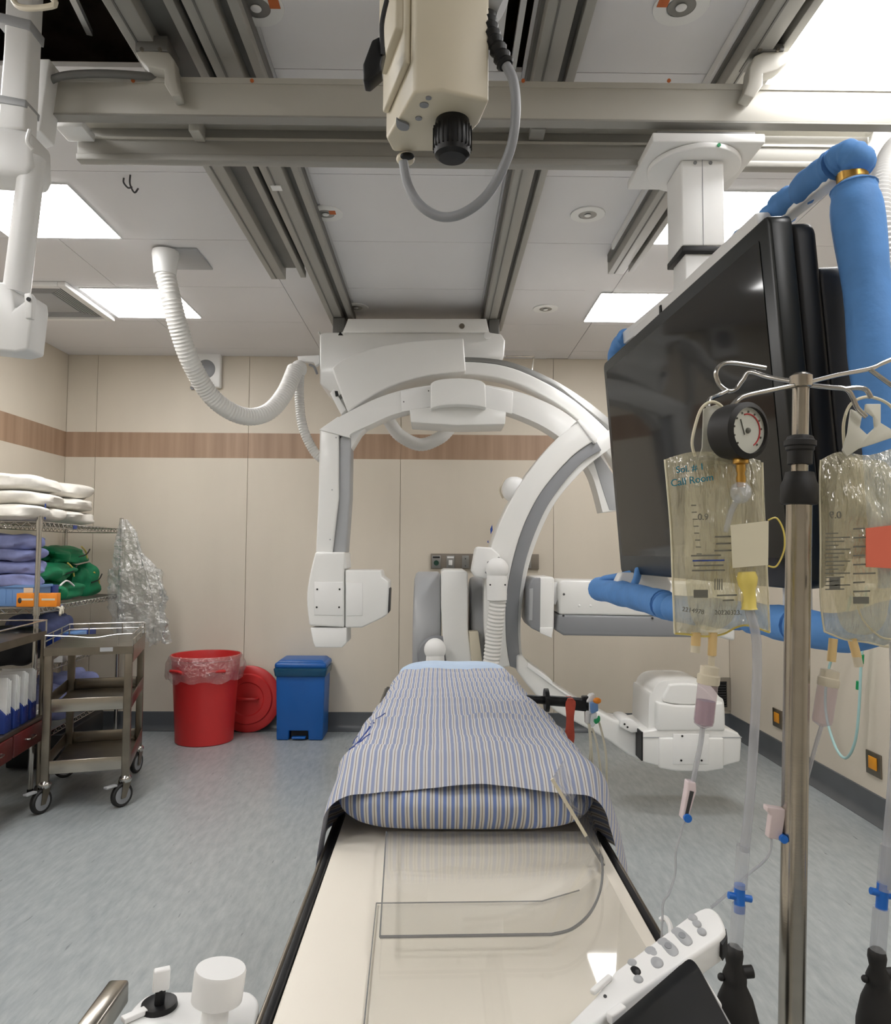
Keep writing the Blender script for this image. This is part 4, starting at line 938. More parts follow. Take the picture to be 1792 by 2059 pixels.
# clear plastic bag hanging from the far post
bp0 = T(RL, -.02, 1.74)
pg = []
nu, nvv = 70, 70
for i in range(nu):
    t = i/(nu - 1); zz = 1.745 - t*.98
    wd = .025 + .15*min(1, t*1.8)**.8 + (.03*math.sin(t*3.0) if t > .4 else 0)
    cx = P(244 + 32*min(1, t*1.3), 1200, 5.98).x + .05*t
    for j in range(nvv):
        a = 2*math.pi*j/(nvv - 1)
        fold = 1 + .16*math.sin(a*7 + t*5) * min(1, t*3) + .35*noise.noise(V(math.cos(a)*2.2, math.sin(a)*2.2, t*6)) + .22*abs(noise.noise(V(math.cos(a)*7, math.sin(a)*7, t*15))) - .2*abs(noise.noise(V(math.cos(a)*4 + 9, math.sin(a)*4, t*9)))
        pg.append(V(cx + math.cos(a)*wd*fold, 5.98 + math.sin(a)*wd*.42*fold, zz + t**6*.09*noise.noise(V(math.cos(a)*2, math.sin(a)*2, 7))))
tag(MB().grid(pg, nu, nvv).build('plastic_bag', 'poly', None), 'crumpled clear plastic bag hanging from the far shelf post', 'plastic bag')

# ================================================================== stainless cart with file boxes beside the rack
kt = thing('instrument_cart', 'stainless cart with raised tray rail, file boxes and maroon drawers', 'cart', (-2.7, 4.3, 0))
e1 = PZ(93, 1272, 1.0); e0 = PZ(0, 1298, 1.0)
kd = (e0 - e1); kd.z = 0; kd.normalize(); kw = V(kd.y, -kd.x, 0)
if kw.x > 0: kw = -kw
def K(u, w, z): return V(e1.x, e1.y, 0) + kd*u + kw*w + V(0, 0, z)
KL, KW = .85, .40
MB().obox(K(KL/2, KW/2, .985), kd*KL/2, kw*KW/2, V(0, 0, .012)).build('tray', 'steel_d', kt, .002)
MB().obox(K(KL/2, 0, .99), kd*KL/2, kw*.002, V(0, 0, .022)).build('tray_edge', 'steel_d', kt)
rl_ = MB().tube([K(0, 0, 1.0), K(0, 0, 1.075), K(KL, 0, 1.075)], .005, 8).build('guard_rail', 'chrome', kt)
MB().tube([K(0, 0, 1.075), K(0, KW, 1.075), K(0, KW, 1.0)], .005, 8).build('guard_rail', 'chrome', kt)
for u in (.012, KL - .012):
    for w in (.012, KW - .012):
        MB().cyl(K(u, w, .10), K(u, w, .975), .0125, n=12).build('leg', 'steel_d', kt)
        wl = MB().cyl(K(u, w - .012, .05), K(u, w + .012, .05), .05, n=20).build('wheel', 'rubber', kt)
MB().obox(K(KL/2, KW/2, .50), kd*KL/2, kw*KW/2, V(0, 0, .012)).build('lower_shelf', 'steel_d', kt, .002)
for i in range(2):
    dr = MB().obox(K(.02 + .42*i + .195, .175, .425), kd*.2, kw*.18, V(0, 0, .06)).build('drawer', 'maroon', kt, .004)
    c = K(.02 + .42*i + .195, -.012, .43); MB().tube(catmull([c - kd*.05 + kw*.008, c - kd*.04 - kw*.014, c + kd*.04 - kw*.014, c + kd*.05 + kw*.008], 5), .005, 8).build('drawer_handle', 'chrome', dr)
names = ['next to the cart leg', 'second from the cart leg', 'third from the cart leg', 'fourth from the cart leg']
for i in range(4):
    u = .07 + i*.115
    fb_ = thing('file_box', 'navy magazine file packed with white papers, ' + names[i], 'file box', K(u, .12, .512), 'magazine files on the cart')
    pr = [(0, 0), (.24, 0), (.24, .24), (.14, .24), (0, .10)]
    bx_ = MB().prism([K(u, .015 + a_, .513 + b_) for a_, b_ in pr], kd*.085).build('file_case', 'navy', fb_, .003)
    for zz in (.07, .12):
        c = K(u - .001, .05, .513 + zz - .02); MB().cyl(c, c - kd*.002, .018, n=16).build('finger_hole', 'paper', bx_)
    for j in range(3):
        MB().obox(K(u + .02 + .022*j, .10, .513 + .15 + .01*j), kd*.006, kw*.085, V(0, 0, .125)).build('paper_sheaf', 'paper', fb_, .001)
tag(MB().obox(K(.45, .2, 1.03), kd*.10, kw*.08, V(0, 0, .025)).build('steel_dish', 'steel_d', None, .01), 'small steel dish on the cart tray behind the guard rail', 'dish')

# ================================================================== three-tier trolley
f0, f1 = PZ(80, 1634, 0), PZ(258, 1619, 0)
tu = (f1 - f0); TW = tu.length; tu.normalize(); tv = V(-tu.y, tu.x, 0); TD = .70
def Q(u, v, z): return V(f0.x, f0.y, 0) + tu*u + tv*v + V(0, 0, z)
tr = thing('trolley', 'three-tier stainless steel trolley on castors with wire guard rail', 'trolley', Q(TW/2, TD/2, 0))
lx = (.02, TW - .02)
leg = lambda u, v: MB().obox(Q(u, v, .542), tu*.021, tv*.021, V(0, 0, .382))
wheel_sp = []
for u in lx:
    for v in (.0, TD):
        leg(u, v).build('leg', 'steel_d', tr, .003)
        cs = MB().lathe([(.001, .03), (.022, .028), (.034, .015), (.036, 0), (.03, -.012)], Q(u, v, .15), n=20).build('caster', 'chrome', tr)
        ang = {(0, 0): .95, (1, 0): .75, (0, 1): .2, (1, 1): 1.2}[(lx.index(u), 0 if v == 0 else 1)]
        d = (tu*math.cos(ang) + tv*math.sin(ang)); ax = V(-d.y, d.x, 0)
        wc = Q(u, v, .068) - d*.022
        MB().lathe([(.05, -.014), (.062, -.016), (.068, -.009), (.068, .009), (.062, .016), (.05, .014)], wc, ax, 28).build('tyre', 'rubber', cs)
        MB().lathe([(.001, -.017), (.012, -.017), (.02, -.0145), (.05, -.0145), (.05, .0145), (.02, .0145), (.012, .017), (.001, .017)], wc, ax, 24).build('wheel_hub', 'mgrey', cs)
        for s in (-1, 1): MB().prism([wc + ax*.02*s - d*.018 + V(0, 0, -.016), wc + ax*.02*s + d*.012 + V(0, 0, -.016), wc + d*.05 + ax*.02*s + V(0, 0, .085), wc - d*.006 + ax*.02*s + V(0, 0, .085)], ax*.004*s).build('fork', 'steel_d', cs)
        if v == 0: MB().obox(wc - d*.075 + V(0, 0, .065), d*.035, ax*.016, V(0, 0, .006)).build('brake_pedal', 'lgrey', cs, .003)
def tray(z, h, open_top=True, nm='shelf'):
    s_ = MB().obox(Q(TW/2, TD/2, z), tu*(TW/2 - .022), tv*(TD/2), V(0, 0, .004)).build(nm, 'steel_d', tr)
    for v in (-.012, TD + .012):
        MB().obox(Q(TW/2, v, z + h/2), tu*(TW/2 - .041), tv*.004, V(0, 0, h/2)).build('shelf_front', 'steel', s_, .002)
    for u in (.0, TW):
        MB().obox(Q(u, TD/2, z + h/2), tu*.003, tv*(TD/2 - .02), V(0, 0, h/2)).build('shelf_side', 'steel_d', s_, .002)
tray(.215, .075); tray(.565, .075)
tp_ = MB().obox(Q(TW/2, TD/2, .928), tu*(TW/2 + .004), tv*(TD/2 + .022), V(0, 0, .004)).build('top_shelf', 'steel_d', tr)
for v in (-.02, TD + .02): MB().obox(Q(TW/2, v, .91), tu*(TW/2 + .004), tv*.003, V(0, 0, .022)).build('apron', 'steel_d', tp_)
for u in (-.002, TW + .002): MB().obox(Q(u, TD/2, .885), tu*.003, tv*(TD/2 + .0), V(0, 0, .05)).build('apron', 'steel_d', tp_)
zr = 1.005
for zz, sag in ((zr, 1), (.97, 0)):
    fp = catmull([Q(0, -.018, zz), Q(TW*.3, -.018, zz - .008*sag), Q(TW*.55, -.022, zz - .018*sag), Q(TW*.8, -.018, zz - .003*sag), Q(TW, -.018, zz)], 6)
    if sag:
        MB().tube(fp, .0045, 8).build('guard_wire', 'chrome', tp_)
    MB().tube([Q(0, -.018, zz), Q(0, TD, zz), Q(TW, TD, zz), Q(TW, -.018, zz)], .004, 8).build('guard_wire', 'chrome', tp_)
for u, v in ((0, -.018), (0, .2), (0, .45), (0, TD), (.12, TD), (TW*.7, TD), (TW, TD), (TW, .45), (TW, .2), (TW, -.018), (TW*.83, -.018)):
    MB().cyl(Q(u, v, .931), Q(u, v, zr), .004, n=8).build('guard_post', 'chrome', tp_)
MB().obox(Q(TW*.70, -.0235, .917), tu*.035, tv*.0006, V(0, 0, .012)).build('tape_strip', 'lgrey', tp_)

# ================================================================== red bin, lid, blue pedal bin
rb_c = V(P(412, 1480, 6.03).x, 6.02, 0)
rd = thing('waste_bin', 'tall round red plastic waste bin with clear liner over the rim', 'bin', rb_c)
HB = .675
MB().lathe([(.215, .0), (.222, .006), (.232, .2), (.25, .5), (.256, .55), (.258, .56), (.262, HB - .03), (.272, HB - .025), (.274, HB), (.262, HB), (.255, HB - .03), (.21, .03), (.001, .03)], rb_c, n=48).build('bucket', 'red', rd)
for ang in (-2.15, -1.0, 1.5):
    c = rb_c + V(math.cos(ang)*.265, math.sin(ang)*.265, HB - .12); tn = V(-math.sin(ang), math.cos(ang), 0); rn = V(math.cos(ang), math.sin(ang), 0)
    MB().tube(catmull([c - tn*.06, c - tn*.055 + rn*.025 + V(0, 0, .02), c + tn*.055 + rn*.025 + V(0, 0, .02), c + tn*.06], 6), .012, 8).build('handle', 'red', rd)
pts = []; nu, nvv = 14, 60
for i in range(nu):
    t = i/(nu - 1)
    for j in range(nvv):
        a = 2*math.pi*j/(nvv - 1)
        fold = .012*math.sin(a*11 + 3*t) + .02*noise.noise(V(math.cos(a)*4, math.sin(a)*4, t*3))
        r = .279 + .022*math.sin(t*2.6) + fold*min(1, t*3)
        zz = HB + .006 - t*(.19 + .05*noise.noise(V(math.cos(a)*2.2, math.sin(a)*2.2, 4)))
        if i == 0: r = .264
        pts.append(rb_c + V(math.cos(a)*r, math.sin(a)*r, zz))
MB().grid(pts, nu, nvv).build('liner', 'liner', rd)
lc = P(497, 1402, 6.27); lc.z = .27
ld = thing('bin_lid', 'round red bin lid leaning against the back wall', 'lid', (lc.x, 6.25, 0))
an = V(0, -1, .06).normalized()
MB().lathe([(.001, .012), (.13, .012), (.14, .022), (.2, .022), (.21, .01), (.262, .008), (.272, .0), (.272, -.022), (.262, -.022), (.255, -.004), (.001, -.002)], (lc.x, 6.29, .272), an, 48).build('lid_disc', 'red', ld)
MB().tube(catmull([V(lc.x - .09, 6.262, .28), V(lc.x - .06, 6.235, .281), V(lc.x + .06, 6.235, .281), V(lc.x + .09, 6.262, .28)], 6), .012, 8).build('lid_handle', 'red', ld)
bx0, bx1 = P(556, 1470, 6.02).x, P(649, 1470, 6.02).x
bl = thing('pedal_bin', 'blue plastic pedal bin with domed lid and teal liner', 'bin', ((bx0 + bx1)/2, 6.15, 0))
yb0, yb1 = 6.02, 6.31
cx = (bx0 + bx1)/2
def taper(z0, z1, s0, s1, f=1.0):
    w = (bx1 - bx0)/2; d = (yb1 - yb0)/2; cy = (yb0 + yb1)/2
    vs = [(cx + sx*w*s, cy + sy*d*s, z) for z, s in ((z0, s0), (z1, s1)) for sx, sy in ((-1, -1), (1, -1), (1, 1), (-1, 1))]
    return MB().add(vs, [(0, 3, 2, 1), (4, 5, 6, 7), (0, 1, 5, 4), (1, 2, 6, 5), (2, 3, 7, 6), (3, 0, 4, 7)])
w = bx1 - bx0
body = MB(); prof = [(bx0, 0.002), (bx0 + w*.26, .002), (bx0 + w*.27, .075), (bx0 + w*.68, .075), (bx0 + w*.69, .002), (bx1, .002), (bx1 + .012, .55), (bx0 - .012, .55)]
body.prism([(x, yb0, z) for x, z in prof], (0, yb1 - yb0, 0)).build('body', 'bin_blue', bl, .01, 3)
MB().box((bx0 + w*.3, yb0 + .04, .002), (bx0 + w*.66, yb0 + .05, .073)).build('pedal_recess', 'black', bl)
MB().box((bx0 + w*.33, yb0 - .012, .012), (bx0 + w*.63, yb0 + .04, .028)).build('pedal', 'bin_blue', bl, .004)
taper(.50, .57, 1.10, 1.17).build('liner', 'liner_b', bl, .012)
lidp = taper(.565, .615, 1.14, 1.12).build('lid', 'bin_blue', bl, .022, 4)
taper(.612, .632, 1.04, .92).build('lid_dome', 'bin_blue', lidp, .008, 3)
# ================================================================== patient table
TX0, TX1, TZ = -.19, .315, .95
pt = thing('patient_table', 'long narrow patient table with cream pad and dark side rails', 'table', (.06, 1.9, 0))
MB().box((TX0 - .004, .3, TZ - .05), (TX1 + .004, 3.2, TZ - .012)).build('table_top', 'white', pt, .006)
MB().box((TX0, .32, TZ - .0118), (TX1, 3.18, TZ)).build('pad', 'sheet_w', pt, .004)
for s, x in ((-1, TX0), (1, TX1)):
    a, b = sorted((x + s*.006, x + s*.018)); MB().box((a, .3, TZ - .045), (b, 3.15, TZ - .012)).build('side_channel', 'black', pt, .002)
    a, b = sorted((x + s*.018, x + s*.026)); MB().box((a, .3, TZ - .05), (b, 3.15, TZ - .018)).build('side_rail', 'steel_d', pt, .002)
MB().box((-.12, .35, .0), (.26, 1.0, .10)).build('base', 'white', pt, .02, 3)
MB().box((-.06, .45, .10), (.20, .9, TZ - .05)).build('pedestal', 'white', pt, .02, 3)
MB().box((.30, .92, TZ - .03), (.345, .98, TZ + .012)).build('rail_clip', 'white2', pt, .003)

# bedding ----------------------------------------------------------
CXB = .062
def sm(t): t = max(0, min(1, t)); return t*t*(3 - 2*t)
def top_z(Y):                 # crown of the padding along the bed
    z = TZ + .13 - .018*sm((Y - 1.6)/1.3)
    z -= .16*(1 - sm((Y - 1.36)/.22))**2*.55
    z -= .02*sm((Y - 2.62)/.2)
    return z
def half_w(Y): return .262 - .016*sm((Y - 1.5)/.15) - .036*sm((Y - 1.8)/.9) + .006*math.sin(Y*5)
mt = MB()   # pillow under the cloth: near end shows
c = V(CXB - .002, 1.66, TZ + .066)
pts = []; uvs = []; nu, nv_ = 60, 120
for i in range(nu):
    t = i/(nu - 1); ph = -math.pi/2 + math.pi*t
    for j in range(nv_):
        a = 2*math.pi*j/(nv_ - 1)
        sg = lambda v, e: math.copysign(abs(v)**e, v)
        x = sg(math.cos(ph), .45)*sg(math.cos(a), .42)*.258; y = sg(math.cos(ph), .5)*sg(math.sin(a), .42)*.235; z = sg(math.sin(ph), .9)*.064
        q = c + V(x, y, z)
        f = .010*noise.noise(V(q.x*14, q.y*5, q.z*16)) + .006*noise.noise(V(q.x*34, q.y*9, q.z*20 + 3))
        low = sm((TZ + .075 - q.z)/.06)*(1 if math.sin(a) < 0 else 0)
        f += low*(.016*noise.noise(V(q.x*22, 2.0, q.z*9)) - .010*abs(noise.noise(V(q.x*11 + q.z*10, 7.0, 0))))
        q += V(math.cos(a)*f*.6, math.sin(a)*f*2.2, f*.8)
        q.z = max(q.z, TZ + .002)
        pts.append(q); uvs.append((q.x, q.y))
tag(mt.grid(pts, nu, nv_, uvs).build('pillow', 'pillowstripe'), 'plump pillow in blue and white striped case under the blanket edge', 'pillow')
tag(MB().box((CXB - .21, 1.9, TZ + .002), (CXB + .19, 2.67, TZ + .085)).build('mattress', 'sky_sheet', None, .035, 4), 'pale blue mattress hidden under the striped blanket', 'mattress')
tag(MB().ell((CXB + .004, 2.83, TZ + .07), .205, .16, .062, 40, 20, None, .6, .06, 9, 2).build('head_pillow', 'sky_sheet'), 'flat pale blue pillow at the c-arm end of the table', 'pillow')

NU, NV = 150, 190
pts = []; uvs = []
for i in range(NU):
    t = i/(NU - 1)
    for j in range(NV):
        s = -1 + 2*j/(NV - 1)               # across
        Y0 = 1.428 - .018*s*s + .004*math.sin(s*9 + 1)
        Y1 = 2.80
        Y = Y0 + (Y1 - Y0)*t
        hw = half_w(Y); tz = top_z(Y) + .016 + .004*(1 - sm((Y - 1.4)/.15))
        drop = (.155 - .02*sm((Y - 1.7)/.8) + (.012 if s < 0 else .0)*(1 - sm((Y - 1.4)/.22))) * (1 - .35*sm((Y - 2.5)/.4))
        half_len = hw + drop
        arc = abs(s)*half_len; sgn = 1 if s >= 0 else -1
        rr_ = .05
        flat = hw - rr_
        if arc <= flat: x = arc; z = tz
        elif arc <= flat + rr_*1.5708:
            th = (arc - flat)/rr_; x = flat + rr_*math.sin(th); z = tz - rr_*(1 - math.cos(th))
        else:
            rest = arc - flat - rr_*1.5708; fl = (.18 + (.08 if s < 0 else .30)*(1 - sm((Y - 1.42)/.3)))*(1 if s < 0 else .1 + .9*(1 - sm((Y - 1.45)/.15))); x = hw + rest*fl*.55; z = tz - rr_ - rest*.94
        z += .007*(1 - (x/hw)**2) if x < hw else 0
        q = V(CXB + sgn*x, Y, z)
        wr = .010*noise.noise(V(q.x*6, q.y*9, 1.3)) + .008*noise.noise(V(q.x*4 + q.y*3, q.y*24, 5.0)) + .0025*noise.noise(V(q.x*20, q.y*30, 9))
        cr = 0
        for yc, sl, am in ((1.80, .10, .012), (2.02, -.12, .010), (2.26, .10, .010), (1.62, -.05, .007), (2.45, -.1, .009), (2.66, .1, .009)):
            d = (q.y - yc - sl*q.x + .03*noise.noise(V(q.x*9, yc*7, 0)))/.012; cr += 1.5*am*math.exp(-d*d)*(.5 + .8*noise.noise(V(q.x*5, yc*11, 3)))
        side = sm((arc - flat)/.08)
        if t > .97: z += 0
        q += V(sgn*side*(.009*math.sin(q.y*38 + sgn*2) + .010*noise.noise(V(q.y*9, q.z*9, sgn*4))), 0, (1 - side*.8)*(wr + cr))
        pts.append(q); uvs.append((sgn*arc, Y))
bk = tag(MB().grid(pts, NU, NV, uvs).build('blanket', 'blanket', None, solid=0.0), 'faded blue and white striped blanket draped over the patient table', 'blanket')
bl_px = []
for q in pts:
    d = R_CW @ (q - O); bl_px.append((W/2 - F*d.x/d.z, H/2 + F*d.y/d.z, q))
def on_blanket(x, y):
    best = min(((bx - x)**2 + (by - y)**2 + 40*(q - O).length, q) for bx, by, q in bl_px if abs(bx - x) < 40 and abs(by - y) < 40)[1] if any(abs(bx - x) < 40 and abs(by - y) < 40 for bx, by, q in bl_px) else None
    return best + (O - best).normalized()*.0025 if best else None
for stroke, r in (([(704, 1506), (714, 1499), (726, 1486), (736, 1473), (743, 1462)], .0026), ([(722, 1496), (734, 1484), (744, 1474)], .0014), ([(706, 1484), (713, 1487), (711, 1495)], .0018),
                  ([(713, 1487), (719, 1479)], .0015), ([(741, 1459), (752, 1453)], .0015), ([(744, 1455), (750, 1450)], .0012), ([(756, 1446), (763, 1441), (776, 1434)], .0012)):
    sp_ = [on_blanket(x, y) for x, y in stroke]
    sp_ = [q for q in sp_ if q is not None]
    if len(sp_) > 1: MB().tube(catmull(sp_, 4), r, 6).build('printed_mark', 'mark_b', bk)
# printed letters on the blanket flank

# acrylic guards ---------------------------------------------------
ag = thing('acrylic_arm_guard', 'clear acrylic plate with rounded corner lying on the table pad', 'acrylic plate', (.1, 1.2, TZ + .012))
zg = TZ + .030
o1 = [(777, 1672), (764, 1884), (1110, 1879)] + S2([(1110, 1879), (1150, 1868), (1185, 1838), (1206, 1795), (1212, 1750), (1208, 1718)], 5)[1:] + [(1196, 1690), (1186, 1672)]
w3 = [PZ(x, y, zg) for x, y in o1]
MB().prism(w3, (0, 0, -.004)).build('plate', 'acrylic', ag)
ed = MB()
ed.tube([PZ(x, y, zg - .002) for x, y in o1[1:-2]], .0022, 6); ed.build('polished_edge', 'acrylic_e', ag)
MB().tube([PZ(777, 1672, zg - .002), PZ(764, 1884, zg - .002)], .0012, 6).build('side_edge', 'acrylic_e', ag)
ag2 = thing('acrylic_base_plate', 'large clear acrylic sheet lying beneath the rounded guard plate', 'acrylic plate', (.1, .9, TZ + .001))
o2 = [(757, 1816), (726, 2120), (1400, 2120), (1300, 1905), (1262, 1840), (1215, 1750), (1165, 1790), (1090, 1812)]
MB().prism([PZ(x, y, TZ + .0045) for x, y in o2], (0, 0, -.0035)).build('plate', 'acrylic', ag2)
MB().tube([PZ(x, y, TZ + .0035) for x, y in ((1165, 1790), (1090, 1812), (757, 1816), (726, 2120))], .0011, 6).build('polished_edge', 'acrylic_e', ag2)
ag3 = thing('acrylic_side_guard', 'clear acrylic panel leaning upright against the bed beside the rail', 'acrylic plate', (.3, 1.4, TZ))
qa, qb = P(1110, 1566, 1.33), PZ(1214, 1740, TZ + .004)
qa2, qb2 = qa + V(.075, .26, -.02), qb + V(.035, .30, 0)
nrm = (qb - qa).cross(qa2 - qa).normalized()
MB().prism([qa, qb, qb2, qa2], nrm*.004).build('panel', 'acrylic', ag3)
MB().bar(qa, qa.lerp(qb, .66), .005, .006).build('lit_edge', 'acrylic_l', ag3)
MB().bar(qa.lerp(qb, .66), qb, .005, .005).build('polished_edge', 'acrylic_e', ag3)
MB().prism([qb, PZ(1205, 1718, TZ + .006), PZ(1213, 1752, TZ + .006)], V(0, 0, .012)).build('corner_block', 'dark', ag3)

# console on the near rail -----------------------------------------
zk = .935
cn = thing('table_console', 'white control console with fat round knob and small joystick on the table rail', 'console', PZ(390, 2030, zk) - V(0, 0, .1))
out = S2([(236, 2160), (250, 2060), (272, 2018), (312, 1995), (400, 1991), (488, 1990), (512, 1998), (521, 2018), (512, 2060), (500, 2160)], 4)
cbd = MB().prism([PZ(x, y, zk) for x, y in out], (0, 0, -.09)).build('console_body', 'white2', cn, .006, 3)
kc = PZ(430, 2056, zk)
kt_ = P(438, 1962, kc.y + .0)
axk = (V(0.10, .06, 1)).normalized()
hk = .062
MB().lathe([(.016, 0), (.015, hk*.45)], kc, axk, 24).build('knob_stem', 'white2', cn)
MB().lathe([(.026, hk*.38), (.0300, hk*.42), (.0305, hk*.95), (.029, hk), (.001, hk)], kc, axk, 36).build('knob', 'white2', cn)
jc = PZ(320, 2025, zk)
MB().lathe([(.022, 0), (.021, .006), (.014, .004), (.008, .004)], jc, n=28).build('joystick_boot', 'black', cn)
MB().cyl(jc + V(0, 0, .004), jc + V(.001, .002, .022), .006, n=14).build('joystick_stem', 'black', cn)
MB().obox(jc + V(.001, .003, .032), V(.009, .004, 0), V(-.002, .005, 0), V(0, .002, .012)).build('joystick_lever', 'white2', cn, .002)
MB().obox(PZ(270, 2048, zk) + V(0, 0, .004), V(.010, .010, 0), V(-.004, .004, 0), V(0, 0, .003)).build('switch', 'white2', cn, .001)
MB().box((PZ(512, 2010, zk).x, .80, zk - .07), (TX0 - .027, .93, zk - .02)).build('rail_clamp', 'steel_d', cn, .003)
p0, p1 = PZ(240, 1992, .93), PZ(150, 2120, .93)
gr = tag(MB().bar(p0, p1, .026, .030).build('steel_bar', 'steel', None, .004), 'polished steel bar end sticking out beside the white console', 'bar')
br_ = MB().bar(p1 + V(-.01, .02, -.01), PZ(330, 2120, zk - .05), .03, .02).build('bar_mount', 'steel_d', cn)

# hand control on the far rail -------------------------------------
def PT(x, y, o=0.0):            # the tilted face of the hand control
    q = P(x, y, .87 + (1950 - y)/1600*.95); return q + TN*o
TN = V(0, 0, 0); TN = (PT(1450, 1950) - PT(1300, 1950)).cross(PT(1300, 1850) - PT(1300, 1950)).normalized()
if TN.y > 0: TN = -TN
rc = thing('hand_control', 'white hand control panel with grey buttons clamped on the table rail', 'remote', PT(1300, 1960) - V(0, 0, .05))
o = S2([(1388, 1838), (1418, 1823), (1440, 1830), (1454, 1850), (1460, 1872), (1450, 1886)], 3) + [(1232, 2032), (1160, 2090), (1090, 2120), (1140, 2060), (1196, 2004), (1222, 1968), (1238, 1950)]
rbody = MB().prism([PT(x, y) for x, y in o], -TN*.008 + V(0, 0, -.024)).build('panel_body', 'white2', rc, .004, 3)
def button(x, y, rx, m='lgrey', ry=None):
    ry = ry or rx; p = PT(x, y); d = (PT(x + 60, y - 46) - p).normalized(); e_ = TN.cross(d).normalized()
    R3 = Matrix((d, e_, TN)).transposed()
    MB().ell(p + TN*.0008, rx, ry, .0028, 20, 8, R3, .75 if rx != ry else 1.0).build('button', m, rbody)
    return p
for x, y in ((1393, 1847), (1401, 1859), (1411, 1875), (1272, 1938), (1284, 1971)): button(x, y, .0058)
button(1278, 1954, .0066, 'black')
for x, y in ((1311, 1917), (1320, 1937)): button(x, y, .0085)
for x, y in ((1343, 1906), (1371, 1885)):
    p = button(x, y, .0085, 'lgrey', .0135)
    MB().cyl(p + TN*.003, p + TN*.0042, .0042, n=16).build('button_mark', 'mgrey', rbody)
MB().cyl(PT(1217, 2004), PT(1217, 2004, .001), .002, n=10).build('pin_hole', 'dark', rbody)
MB().bar(PT(1190, 2000, .003), PT(1228, 1967, .003), .007, .006).build('clip', 'white2', rc, .002)
MB().bar(PT(1225, 2052, .002), PT(1255, 2032, .002), .010, .012).build('label_tab', 'white2', rc, .002)
MB().prism([PT(1446, 1884, -.004), PT(1461, 1862, -.004), PT(1464, 1880, -.004), PT(1454, 1896, -.004)], V(0, 0, -.018)).build('grip_pad', 'black', rc)
pad = thing('touch_tablet', 'black flat pad with white rim in front of the hand control', 'tablet', PT(1350, 2040, -.02))
def PU(x, y, o=0.0): return P(x, y, .835 + (1990 - y)/1600*.95) + TN*o
o = [(1200, 2085), (1252, 2040), (1366, 1942)] + S2([(1366, 1942), (1384, 1928), (1398, 1934), (1410, 1952)], 3) + [(1468, 2060), (1500, 2130), (1180, 2130)]
MB().prism([PU(x, y) for x, y in o], -TN*.006).build('glass', mat('black_glass', C(18, 20, 22), .35), pad, .001)
MB().prism([PU(x, y, -.0065) for x, y in [(1190, 2090), (1252, 2038), (1370, 1936), (1388, 1924), (1408, 1934), (1478, 2058), (1512, 2130), (1180, 2130)]], -TN*.010).build('rim', 'lgrey', pad, .003)
mz = PU(1330, 2110, -.016); MB().bar(mz, V(TX1 + .02, mz.y, TZ - .03), .03, .03, (0, 1, 0)).build('mount', 'white2', pad)
mz = PT(1180, 2090, -.01); MB().bar(mz, V(TX1 + .0, mz.y - .02, TZ - .02), .03, .03, (0, 1, 0)).build('mount', 'white2', rc)
# rail hook with cord next to the hand control
hkc = PZ(1340, 1880, .95)
tag(MB().tube(catmull([PZ(1328, 1850, .95), PZ(1338, 1846, .955), PZ(1348, 1862, .955), PZ(1350, 1885, .95)], 5), .004, 8).build('cord_hook', 'white2'), 'small white cord hook on the table rail', 'hook')

# rail clamp with strap and transducer ------------------------------
YC = 2.2
rcx = thing('rail_arm', 'black clamp bar with round end knob projecting from the bed side', 'clamp', P(1140, 1420, YC))
MB().cyl(P(1098, 1408, YC), P(1180, 1414, YC), .015, n=16).build('bar', 'black', rcx)
MB().cyl(P(1095, 1408, YC), P(1103, 1408, YC), .034, n=24).build('end_knob', 'black', rcx)
MB().cyl(P(1060, 1405, YC), P(1098, 1408, YC), .012, n=14).build('inner_rod', 'black', rcx)
MB().obox(P(1165, 1416, YC), V(.028, 0, -.003), V(0, .02, 0), V(0, 0, .016)).build('clamp_jaw', 'black', rcx, .004)
MB().obox(P(1178, 1408, YC), V(.011, 0, 0), V(0, .015, 0), V(0, 0, .012)).build('clamp_screw', 'black', rcx, .003)
stp = MB()
a_ = [P(1148, 1409, YC - .02), P(1147, 1430, YC - .022), P(1146, 1470, YC - .022), P(1144, 1500, YC - .015), P(1142, 1540, YC - .005)]
for sgn, nm in ((0, 'strap'),):
    pl_ = catmull(a_, 4); g = []
    for i, p in enumerate(pl_):
        w = .013 + .002*math.sin(i*.8); g += [p + V(-w, 0, 0), p + V(0, -.004, 0), p + V(w, 0, 0)]
    stp.grid(g, len(pl_), 3)
stp.prism([P(1140, 1410, YC - .02), P(1143, 1405, YC - .02), P(1153, 1405, YC - .02), P(1157, 1410, YC - .02)], (0, .04, 0))
tag(stp.build('rubber_strap', 'strap', None, weld=True), 'red rubber strap hung over the black clamp bar', 'strap')
td = thing('transducer_holder', 'white transducer plate with blue stopcock and hanging lines', 'transducer', P(1190, 1470, YC))
MB().px([(1178, 1412), (1188, 1398), (1197, 1396), (1197, 1402), (1186, 1460), (1179, 1456)], YC - .02, .03).build('plate', 'white2', td, .002)
MB().px([(1188, 1414), (1203, 1412), (1204, 1430), (1190, 1436)], YC - .04, .02).build('stopcock_body', 'lblue', td, .003)
MB().ell(P(1201, 1409, YC - .035), .012, .01, .009, 14, 8).build('orange_cap', 'orange', td)
MB().px([(1186, 1437), (1200, 1432), (1202, 1452), (1192, 1464), (1186, 1456)], YC - .035, .015).build('dome', 'clear', td, .003)
MB().px(S2([(1196, 1448), (1202, 1446), (1204, 1441), (1207, 1441), (1207, 1450), (1200, 1456), (1196, 1454)], 3, True), YC - .05, .012).build('green_valve', 'green_p', td, .002)
